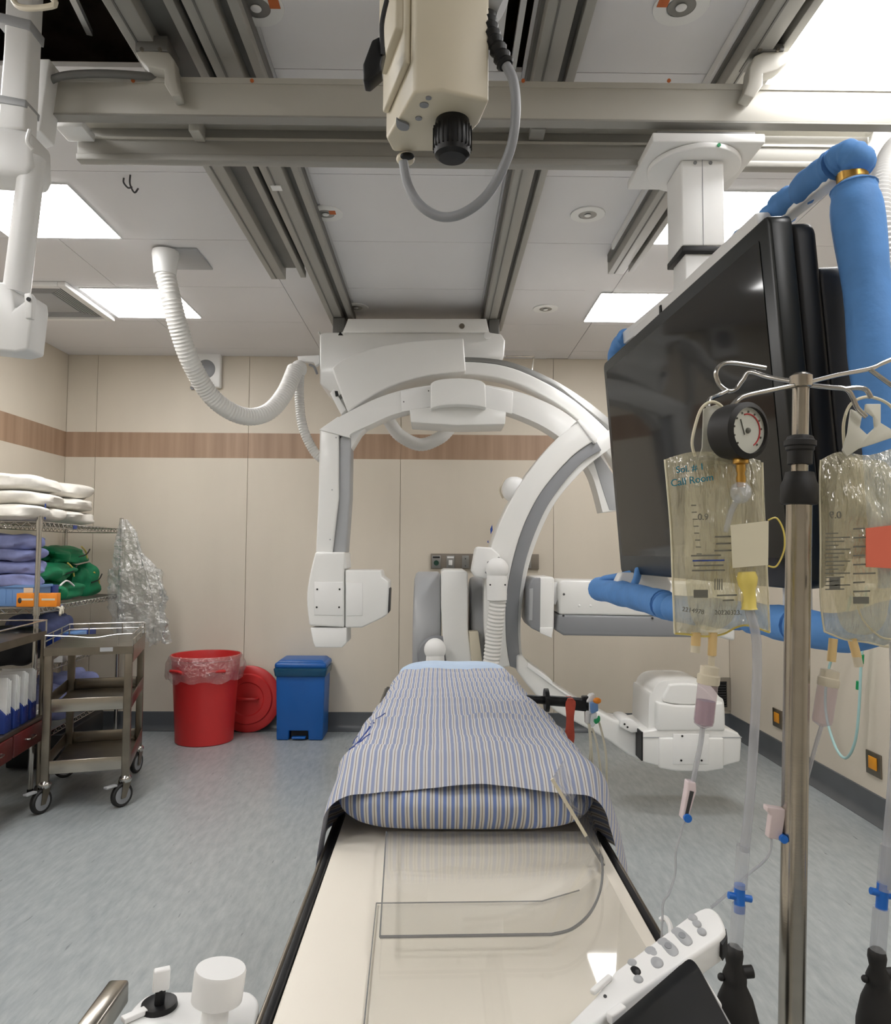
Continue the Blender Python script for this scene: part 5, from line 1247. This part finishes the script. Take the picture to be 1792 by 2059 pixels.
lines = [[(1184, 1455), (1187, 1490), (1187, 1520), (1182, 1545), (1181, 1565)], [(1186, 1456), (1189, 1500), (1193, 1550), (1196, 1578)], [(1191, 1464), (1200, 1495), (1208, 1550), (1212, 1600), (1222, 1650)], [(1205, 1452), (1212, 1480), (1219, 1520), (1220, 1575)]]
for l in lines: MB().tube(catmull([P(x, y, YC - .03) for x, y in l], 6), .0032, 8).build('pressure_line', 'glove', td)
tgp = thing('line_tag', 'small orange tag with dark print on the hanging pressure lines', 'tag', P(1187, 1580, YC - .03))
MB().px([(1174, 1562), (1188, 1557), (1201, 1559), (1199, 1579), (1176, 1578)], YC - .034, .002).build('card', 'orange', tgp)
MB().px([(1177, 1552), (1185, 1552), (1185, 1574), (1179, 1574)], YC - .038, .003).build('clip', 'mark_b', tgp)
text('25', .022, P(1193, 1568, YC - .036), (1, 0, 0), (0, 0, 1), M['ink'], tgp)
# ================================================================== drip stand
YV = 1.05
ptop, pbot = P(1611, 762, YV), P(1592, 2059, YV)
def pole_at(z): t = (z - ptop.z)/(pbot.z - ptop.z); return ptop.lerp(pbot, t)
pb = pole_at(.09)
iv = thing('drip_stand', 'stainless steel drip stand with wire hooks and black height collars', 'drip stand', (pb.x, pb.y, 0))
zj = P(1620, 1010, YV).z
MB().cyl(pole_at(.08), pole_at(zj), .0172, n=32).build('lower_pole', 'steel', iv)
MB().cyl(pole_at(zj - .05), pole_at(ptop.z), .0112, n=28).build('upper_pole', 'steel', iv)
def ring(y0, y1, prof, m, nm):
    a_, b_ = pole_at(P(1615, y1, YV).z), pole_at(P(1615, y0, YV).z); L = (b_ - a_).length
    return MB().lathe([(r, h*L) for r, h in prof], a_, (b_ - a_), 36).build(nm, m, iv)
ring(950, 1016, [(.017, 0), (.0235, .03), (.025, .1), (.025, .6), (.021, .8), (.019, 1.0), (.011, 1.0)], 'rubber', 'lock_collar')
ring(875, 935, [(.0115, 0), (.0165, .02), (.0165, .45), (.019, .5), (.0195, .8), (.017, .95), (.011, 1.0)], 'rubber', 'stop_collar')
ck = ring(884, 900, [(.018, 0), (.0215, .2), (.0215, .8), (.018, 1)], 'rubber', 'collar_flange')
hub_c = ptop + V(0, 0, -.002)
MB().lathe([(.011, -.012), (.0155, -.01), (.0155, .006), (.010, .010), (.001, .010)], hub_c, n=28).build('hook_hub', 'steel', iv)
YN = YV
def wire(pts, nm='hook', r=.0035): return MB().tube(catmull([P(x, y, d) for x, y, d in pts], 7), r, 10).build(nm, 'chrome', iv)
wire([(1598, 768, YN), (1545, 758, YN + .04), (1508, 748, YN + .06), (1494, 764, YN + .065), (1480, 782, YN + .07), (1464, 786, YN + .07), (1448, 774, YN + .075), (1440, 752, YN + .075), (1450, 734, YN + .075), (1476, 730, YN + .075), (1540, 740, YN + .075)])
wire([(1598, 775, YN - .005), (1545, 786, YN - .02), (1500, 796, YN - .03), (1482, 806, YN - .035), (1468, 822, YN - .035), (1462, 838, YN - .035)])
wire([(1462, 786, YN + .07), (1444, 795, YN + .06), (1428, 803, YN + .03), (1424, 818, YN + .02)])
wire([(1622, 770, YN), (1680, 755, YN + .04), (1748, 742, YN + .07), (1775, 730, YN + .08), (1830, 708, YN + .09)])
wire([(1748, 742, YN + .07), (1770, 758, YN + .07), (1800, 780, YN + .07)])
wire([(1622, 774, YN - .005), (1670, 779, YN - .015), (1702, 783, YN - .02), (1715, 800, YN - .02), (1724, 820, YN - .02), (1742, 838, YN - .02)])
wire([(1700, 782, YN - .02), (1725, 780, YN - .02), (1742, 784, YN - .02), (1752, 800, YN - .02)])
for k in range(5):
    a_ = 2*math.pi*k/5 + .3; d = V(math.cos(a_), math.sin(a_), 0)
    lg = MB().bar(V(pb.x, pb.y, .085), V(pb.x, pb.y, .075) + d*.27, .03, .022).build('base_leg', 'steel_d', iv, .004)
    w0 = V(pb.x, pb.y, .032) + d*.26; sx = V(-d.y, d.x, 0)
    MB().cyl(w0 - sx*.014, w0 + sx*.014, .031, n=20).build('castor', 'rubber', lg)
MB().cyl((pb.x, pb.y, .06), (pb.x, pb.y, .12), .035, n=24).build('base_hub', 'steel_d', iv)

def puffy(outline, Y, D, rings=16, back=.6, wob=0.0):
    """closed cushion from a pixel outline"""
    pts = [P(x, y, Y) for x, y in outline]; n = len(pts); c = sum(pts, Vector())/n
    mb = MB(); vs = []; fs = []
    for side, d in ((-1, D), (1, D*back)):
        base = len(vs)
        for k in range(rings + 1):
            s_ = 1 - k/rings*.98; h = d*(1 - s_**2.6)**.6
            for p in pts:
                q = c + (p - c)*s_
                h2 = h*(1 + wob*noise.noise(q*24 + V(0, side*3, 0)) + wob*.7*noise.noise(V(q.x*75, side*5, q.z*12)))
                vs.append(q + V(0, side*h2, 0))
        for k in range(rings):
            for j in range(n):
                a_, b_, c_, d_ = base + k*n + j, base + k*n + (j + 1) % n, base + (k + 1)*n + (j + 1) % n, base + (k + 1)*n + j
                fs.append((a_, b_, c_, d_) if side < 0 else (a_, d_, c_, b_))
        e = base + rings*n; fs.append(tuple(range(e, e + n)) if side < 0 else tuple(range(e + n - 1, e - 1, -1)))
    mb.add(vs, fs); return mb
# ------------------------------------------------------------------ pressure bag with gauge
YB1 = 1.03
p1_ = thing('pressure_bag', 'clear pressure infusion bag with black dial gauge, teal handwriting and cream strap', 'infusion bag', P(1440, 1280, YB1))
ol = S2([(1337, 924), (1360, 916), (1400, 908), (1470, 912), (1530, 926)], 4) + S2([(1533, 960), (1536, 1020), (1540, 1100), (1542, 1160), (1547, 1210), (1548, 1272)], 4) + S2([(1530, 1268), (1505, 1258), (1480, 1262), (1455, 1275), (1420, 1280), (1385, 1276), (1357, 1274)], 4) + S2([(1357, 1230), (1353, 1170), (1350, 1080), (1344, 1000), (1339, 950)], 4)
puffy(ol, YB1, .030, wob=.5).build('outer_film', 'bag_film', p1_, weld=True)
il = S2([(1385, 940), (1420, 925), (1470, 935), (1490, 980), (1490, 1100), (1485, 1200), (1470, 1250), (1430, 1268), (1395, 1250), (1380, 1180), (1376, 1050)], 5, True)
puffy(il, YB1 - .002, .018, wob=.7).build('inner_fluid_bag', 'bag_in', p1_, weld=True)
# bright seams
for sm_ in ([(1337, 924), (1344, 1000), (1350, 1080), (1353, 1170), (1357, 1274)], [(1357, 1274), (1385, 1276), (1420, 1280), (1455, 1275), (1480, 1262), (1505, 1258), (1548, 1272)], [(1533, 930), (1536, 1020), (1540, 1100), (1548, 1272)]):
    MB().tube(catmull([P(x, y, YB1 - .002) for x, y in sm_], 5), .0014, 6).build('welded_seam', 'yellow' if sm_[0][1] > 1200 else 'velcro', p1_)
lpp = [(1398, 918), (1392, 890), (1400, 850), (1412, 820), (1432, 808), (1452, 818), (1458, 840)]
MB().tube(catmull([P(x, y, YB1) for x, y in lpp], 6), .0022, 8).build('hanging_loop', 'velcro', p1_)
MB().px([(1415, 822), (1445, 812), (1462, 830), (1452, 900), (1470, 930), (1400, 940), (1412, 900)], YB1 + .004, .003).build('hanger_tab', mat('frosted_tab', C(214, 212, 198), .35, trans=.3), p1_, .001)
# gauge
gc = P(1482, 868, YB1 - .03)
gax = V(.42, -.9, -.06).normalized()
gb_ = MB().lathe([(.001, -.046), (.030, -.045), (.036, -.04), (.038, -.03), (.038, -.002), (.035, .0), (.031, .002), (.031, -.006), (.001, -.006)], gc + gax*.022, gax, 40).build('gauge_case', 'rubber', p1_)
MB().lathe([(.031, .0), (.031, .0008), (.001, .0009)], gc + gax*.0175, gax, 36).build('gauge_dial', 'gaugeface', gb_)
gu = V(-gax.y, gax.x, 0).normalized(); gw = gu.cross(gax)*-1
if gw.z < 0: gw = -gw
gcc = gc + gax*.0188
arc_ = [gcc + gu*math.cos(t_)*.022 + gw*math.sin(t_)*.022 for t_ in [math.radians(110 - 13*i) for i in range(14)]]
MB().tube(arc_, .0010, 6).build('red_scale', 'redink', gb_)
for i in range(11):
    t_ = math.radians(225 - 27*i); q = gcc + gu*math.cos(t_)*.025 + gw*math.sin(t_)*.025
    MB().ell(q, .0015, .0015, .0015, 8, 6).build('scale_mark', 'ink', gb_)
MB().bar(gcc - gu*.006 - gw*.006, gcc - gu*.014 + gw*.014, .0016, .001).build('needle', 'ink', gb_)
MB().ell(gcc, .004, .004, .004, 10, 6).build('needle_boss', 'ink', gb_)
st_ = P(1490, 935, YB1 - .034)
MB().lathe([(.009, .012), (.0105, .010), (.0105, .002), (.006, 0), (.0065, -.006), (.005, -.012), (.0065, -.018), (.0055, -.03)], st_, n=16).build('gauge_stem', 'brass', p1_)
MB().ell(P(1490, 990, YB1 - .034), .014, .012, .015, 18, 12).build('inlet_valve', 'clear', p1_)
MB().tube(catmull([P(1487, 1000, YB1 - .03), P(1470, 1030, YB1 - .03), P(1460, 1070, YB1 - .03)], 5), .004, 8).build('inlet_tube', 'clear', p1_)
MB().px([(1470, 1056), (1546, 1047), (1545, 1136), (1474, 1142)], YB1 - .042, .0015).build('strap', 'velcro', p1_)
MB().tube(catmull([P(1545, 1046, YB1 - .02), P(1562, 1042, YB1 - .02), P(1576, 1068, YB1 - .02), P(1577, 1105, YB1 - .02), P(1562, 1138, YB1 - .02), P(1545, 1138, YB1 - .02)], 6), .0012, 6).build('strap_loop', 'yellow', p1_)
lz = YB1 - .038
text('Sol. # 1', .0125, P(1388, 942, lz), (1, 0, .14), (-.10, 0, 1), M['teal'], p1_, 'handwriting')
text('Call Room', .0135, P(1392, 966, lz), (1, 0, .16), (-.10, 0, 1), M['teal'], p1_, 'handwriting')
text('0.9', .012, P(1414, 1040, lz), (1, 0, 0), (0, 0, 1), M['ink'], p1_)
for i, (x, y, w) in enumerate(((1455, 1080, 34), (1455, 1094, 30), (1455, 1108, 36), (1420, 1118, 60), (1425, 1128, 64), (1425, 1138, 60), (1425, 1148, 66), (1462, 1198, 40), (1465, 1208, 22))):
    MB().px([(x - w/2, y - 2), (x + w/2, y - 3), (x + w/2, y), (x - w/2, y + 1)], lz, .0004).build('print_line', 'mark_b' if i == 4 else 'ink', p1_)
MB().px([(1395, 1186), (1424, 1186), (1424, 1202), (1395, 1202)], lz, .0004).build('print_block', 'ink', p1_)
for x in (1437, 1442, 1446, 1451): MB().px([(x, 1164), (x + 2, 1164), (x + 2, 1186), (x, 1186)], lz, .0004).build('print_bar', 'ink', p1_)
text('2214978', .0085, P(1394, 1228, lz), (1, 0, -.14), (.14, 0, 1), M['ink'], p1_)
text('20220323.', .0085, P(1464, 1232, lz), (1, 0, 0), (0, 0, 1), M['ink'], p1_)
for i in range(9):
    MB().px([(1390 + i*1.6, 1015 + 14*i), (1400 + i*1.6, 1015 + 14*i), (1400 + i*1.6, 1017 + 14*i), (1390 + i*1.6, 1017 + 14*i)], lz, .0004).build('scale_mark', 'ink', p1_)
# inflation line and bulb
yl = thing('inflation_line', 'clear inflation tube with yellow connector, blue valve and black squeeze bulb below the dial-gauge bag', 'tube', P(1480, 2059, YB1))
MB().lathe([(.011, .012), (.0135, .004), (.012, -.006), (.0095, -.012), (.0095, -.036), (.011, -.038)], P(1503, 1168, YB1 - .03), (-.05, 0, 1), 20).build('connector', 'yellow', yl)
MB().tube(catmull([P(x, y, YB1 - .028) for x, y in ((1503, 1200), (1508, 1230), (1519, 1270), (1523, 1330), (1520, 1420), (1514, 1520), (1507, 1620), (1497, 1712))], 6), .0062, 12).build('tube', 'tube', yl)
MB().tube([P(1495, 1700, YB1 - .028), P(1489, 1785, YB1 - .028)], .0085, 14).build('tube_joint', 'clear', yl)
vc = P(1488, 1803, YB1 - .028)
MB().tube([vc + V(0, 0, .016), vc + V(-.001, 0, -.02)], .007, 14).build('valve_body', 'valve', yl)
MB().tube([vc + V(-.015, 0, .002), vc + V(.015, 0, -.003)], .0045, 12).build('valve_lever', 'valve', yl)
MB().tube([P(1486, 1818, YB1 - .028), P(1480, 1905, YB1 - .028)], .0085, 14).build('tube_joint', 'clear', yl)
bc_ = P(1476, 1920, YB1 - .028)
def bulb(root, c, nm='squeeze_bulb'):
    b_ = MB().lathe([(.007, .012), (.011, .008), (.012, 0), (.010, -.012), (.015, -.024), (.015, -.032), (.0145, -.038), (.022, -.055), (.029, -.085), (.0305, -.11), (.027, -.14), (.016, -.165), (.005, -.172)], c, (-.02, 0, 1), 28).build(nm, 'rubber', root)
    MB().cyl(c + V(.010, 0, -.022), c + V(.024, 0, -.021), .008, n=14).build('release_screw', 'rubber', b_)
    MB().ell(c + V(-.017, 0, -.028), .005, .005, .005, 10, 8).build('side_nub', 'rubber', b_)
bulb(yl, bc_)
# drip set 1
dl = thing('drip_set', 'drip chamber with cream cap, roller clamp and thin line under the dial-gauge bag', 'drip set', P(1370, 1700, YB1))
MB().tube([P(1400, 1272, YB1), P(1399, 1298, YB1)], .0065, 12).build('bag_port', 'port', dl)
MB().tube([P(1399, 1297, YB1), P(1398, 1312, YB1)], .0062, 12).build('port_stopper', 'cream', dl)
MB().tube([P(1434, 1272, YB1), P(1432, 1318, YB1)], .006, 12).build('bag_port', 'port', dl)
MB().tube([P(1432, 1312, YB1), P(1430, 1345, YB1)], .0045, 12).build('spike', 'cream', dl)
ca_, cb_ = P(1428, 1338, YB1), P(1414, 1464, YB1); ax_ = (ca_ - cb_); L_ = ax_.length
MB().lathe([(.0145, L_*.70), (.0152, L_*.72), (.0152, L_*.84), (.0125, L_*.86), (.0125, L_*.98), (.006, L_*1.0)], cb_, ax_, 24).build('chamber_cap', 'cream', dl)
MB().lathe([(.004, 0), (.0125, L_*.06), (.0135, L_*.12), (.0135, L_*.72)], cb_, ax_, 24).build('drip_chamber', 'chamber', dl)
MB().lathe([(.003, L_*.03), (.0115, L_*.07), (.0125, L_*.12), (.0125, L_*.44), (.001, L_*.44)], cb_, ax_, 20).build('fluid', film('drip_fluid', (.8, .72, .78, 1), C(196, 170, 184), clear=.6), dl)
MB().tube(catmull([P(x, y, YB1) for x, y in ((1413, 1464), (1409, 1495), (1400, 1540), (1392, 1580))], 6), .0035, 10).build('line', 'tube', dl)
rc_ = MB().px([(1384, 1572), (1400, 1574), (1401, 1592), (1384, 1650), (1372, 1648), (1382, 1590)], YB1 - .008, .016).build('roller_clamp', mat('clamp_mauve', C(220, 205, 208), .35), dl, .0015)
MB().px([(1388, 1590), (1396, 1592), (1384, 1640), (1378, 1638)], YB1 - .0085, .004).build('clamp_slot', 'dark', rc_)
MB().cyl(P(1378, 1640, YB1) + V(0, -.012, 0), P(1378, 1640, YB1) + V(0, .004, 0), .0055, n=14).build('roller', 'valve', rc_)
MB().tube(catmull([P(x, y, YB1) for x, y in ((1379, 1645), (1368, 1680), (1359, 1715), (1358, 1755), (1346, 1795), (1334, 1815), (1332, 1850), (1330, 1900))], 6), .0017, 8).build('line', 'tube', dl)
# second set of the other bag
YB2 = 1.05
p2_ = thing('pressure_bag', 'clear pressure infusion bag with white hanger tab and red strap beside the pole', 'infusion bag', P(1745, 1300, YB2))
ol = S2([(1650, 925), (1690, 908), (1750, 915), (1830, 890), (1870, 900)], 4) + S2([(1876, 1000), (1870, 1150), (1872, 1280)], 4) + S2([(1840, 1300), (1790, 1302), (1745, 1292), (1700, 1286), (1658, 1270)], 4) + S2([(1650, 1200), (1650, 1080), (1648, 980)], 4)
puffy(ol, YB2, .032, wob=.5).build('outer_film', 'bag_film', p2_, weld=True)
il = S2([(1690, 935), (1740, 925), (1790, 940), (1800, 1050), (1790, 1200), (1770, 1265), (1720, 1275), (1685, 1240), (1676, 1100)], 5, True)
puffy(il, YB2 - .002, .02, wob=.7).build('inner_fluid_bag', 'bag_in', p2_, weld=True)
MB().tube(catmull([P(x, y, YB2) for x, y in ((1698, 900), (1697, 850), (1712, 812), (1748, 798), (1790, 815), (1806, 850))], 6), .0022, 8).build('hanging_loop', 'velcro', p2_)
tabm = mat('frosted_white_tab', C(220, 218, 204), .45, trans=.1)
for q in ([(1712, 822), (1735, 832), (1730, 860), (1745, 874), (1760, 860), (1758, 838), (1740, 826), (1742, 812), (1772, 812), (1772, 850), (1792, 862), (1795, 880), (1760, 892), (1728, 902), (1704, 918), (1695, 905), (1706, 870)],):
    MB().px(q, YB2 - .012, .004).build('hanger_tab', tabm, p2_, .001)
MB().px([(1742, 1062), (1850, 1050), (1850, 1146), (1742, 1140)], YB2 - .042, .0015).build('strap', 'rbag', p2_)
lz = YB2 - .041
text('0.9', .014, P(1680, 1036, lz), (-1, 0, 0), (0, 0, 1), M['ink'], p2_)
for i in range(15):
    w = 26 + 12*((i*5) % 3); MB().px([(1660, 1072 + 8*i), (1660 + w, 1071 + 8*i), (1660 + w, 1073.5 + 8*i), (1660, 1074.5 + 8*i)], lz, .0004).build('print_line', 'ink', p2_)
    if i % 2 == 0: MB().px([(1716, 1062 + 9*i), (1716 + w*.9, 1061 + 9*i), (1716 + w*.9, 1064 + 9*i), (1716, 1065 + 9*i)], lz, .0004).build('print_line', 'ink', p2_)
MB().px([(1668, 1162), (1690, 1162), (1690, 1186), (1668, 1186)], lz, .0004).build('print_block', 'ink', p2_)
MB().px([(1716, 1200), (1748, 1200), (1748, 1214), (1716, 1214)], lz, .0004).build('print_block', 'ink', p2_)
for sm_ in ([(1650, 925), (1648, 980), (1650, 1080), (1650, 1200), (1658, 1270)], [(1658, 1270), (1700, 1286), (1745, 1292), (1790, 1302), (1840, 1300)], [(1715, 1190), (1735, 1245), (1770, 1280), (1800, 1285)]):
    MB().tube(catmull([P(x, y, YB2 - .004) for x, y in sm_], 5), .0013, 6).build('welded_seam', 'velcro', p2_)
dl2 = thing('drip_set', 'drip chamber with cream cap and roller clamp partly behind the steel pole', 'drip set', P(1665, 1440, YB2))
MB().tube([P(1676, 1284, YB2), P(1672, 1330, YB2)], .006, 12).build('bag_port', 'port', dl2)
MB().tube([P(1714, 1286, YB2), P(1724, 1322, YB2)], .0062, 12).build('bag_port', 'port', dl2)
MB().tube([P(1723, 1320, YB2), P(1727, 1340, YB2)], .0062, 12).build('port_stopper', 'cream', dl2)
ca_, cb_ = P(1670, 1346, YB2), P(1652, 1460, YB2); ax_ = (ca_ - cb_); L_ = ax_.length
MB().lathe([(.0135, L_*.70), (.0145, L_*.72), (.0145, L_*.84), (.0125, L_*.86), (.0125, L_*.98), (.005, L_*1.0)], cb_, ax_, 24).build('chamber_cap', 'cream', dl2)
MB().lathe([(.004, 0), (.0125, L_*.06), (.0135, L_*.12), (.0135, L_*.72)], cb_, ax_, 24).build('drip_chamber', 'chamber', dl2)
MB().tube(catmull([P(x, y, YB2) for x, y in ((1652, 1460), (1640, 1500), (1610, 1600), (1572, 1632))], 6), .003, 8).build('line', 'tube', dl2)
rc2 = MB().px([(1543, 1622), (1580, 1628), (1580, 1640), (1572, 1690), (1546, 1686), (1552, 1640), (1543, 1632)], YB2 - .006, .014).build('roller_clamp', mat('clamp_pink', C(216, 200, 200), .4), dl2, .0015)
MB().cyl(P(1570, 1682, YB2) + V(0, -.012, 0), P(1570, 1682, YB2), .0055, n=14).build('roller', 'valve', rc2)
MB().tube(catmull([P(x, y, YB2) for x, y in ((1551, 1687), (1549, 1710), (1536, 1732), (1505, 1758), (1460, 1800), (1430, 1825))], 6), .002, 8).build('line', 'tube', dl2)
yl2 = thing('inflation_line', 'clear inflation tube with blue valve and black squeeze bulb under the red-strapped bag', 'tube', P(1760, 2059, YB2))
MB().tube(catmull([P(x, y, YB2 - .02) for x, y in ((1800, 1290), (1803, 1450), (1795, 1600), (1786, 1700), (1780, 1785))], 6), .0075, 12).build('tube', 'tube', yl2)
MB().tube([P(1786, 1700, YB2 - .02), P(1778, 1790, YB2 - .02)], .0095, 14).build('tube_joint', 'clear', yl2)
vc = P(1775, 1797, YB2 - .02)
MB().tube([vc + V(.001, 0, .014), vc + V(-.002, 0, -.02)], .0075, 14).build('valve_body', 'valve', yl2)
MB().tube([vc + V(-.016, 0, .004), vc + V(.016, 0, -.004)], .0048, 12).build('valve_lever', 'valve', yl2)
MB().tube([P(1772, 1825, YB2 - .02), P(1765, 1920, YB2 - .02)], .010, 14).build('tube_joint', 'clear', yl2)
bulb(yl2, P(1764, 1925, YB2 - .02))
# oxygen line on the side wall
ox = thing('oxygen_line', 'pale teal tube looped against the side wall with green connectors', 'tube', PX(1700, 1530, XR - .05))
pts = [PX(x, y, XR - .06) for x, y in ((1742, 1180), (1738, 1260), (1732, 1330), (1728, 1420), (1720, 1490), (1702, 1524), (1682, 1505), (1664, 1450), (1660, 1400), (1668, 1340), (1695, 1260), (1712, 1200))]
MB().tube(catmull(pts, 7), .008, 8).build('tube', 'cyan', ox)
for x, y0, y1 in ((1733, 1316, 1334), (1727, 1370, 1386)):
    MB().cyl(PX(x, y0, XR - .06), PX(x - 1, y1, XR - .06), .014, n=12).build('connector', 'green_p', ox)
MB().cyl(PX(1742, 1180, XR - .06), PX(1742, 1180, XR - .06) + V(.045, 0, 0), .02, n=14).build('wall_port', 'white2', ox)
MB().cyl(PX(1712, 1200, XR - .06), PX(1712, 1200, XR - .06) + V(.045, 0, 0), .02, n=14).build('wall_port', 'white2', ox)
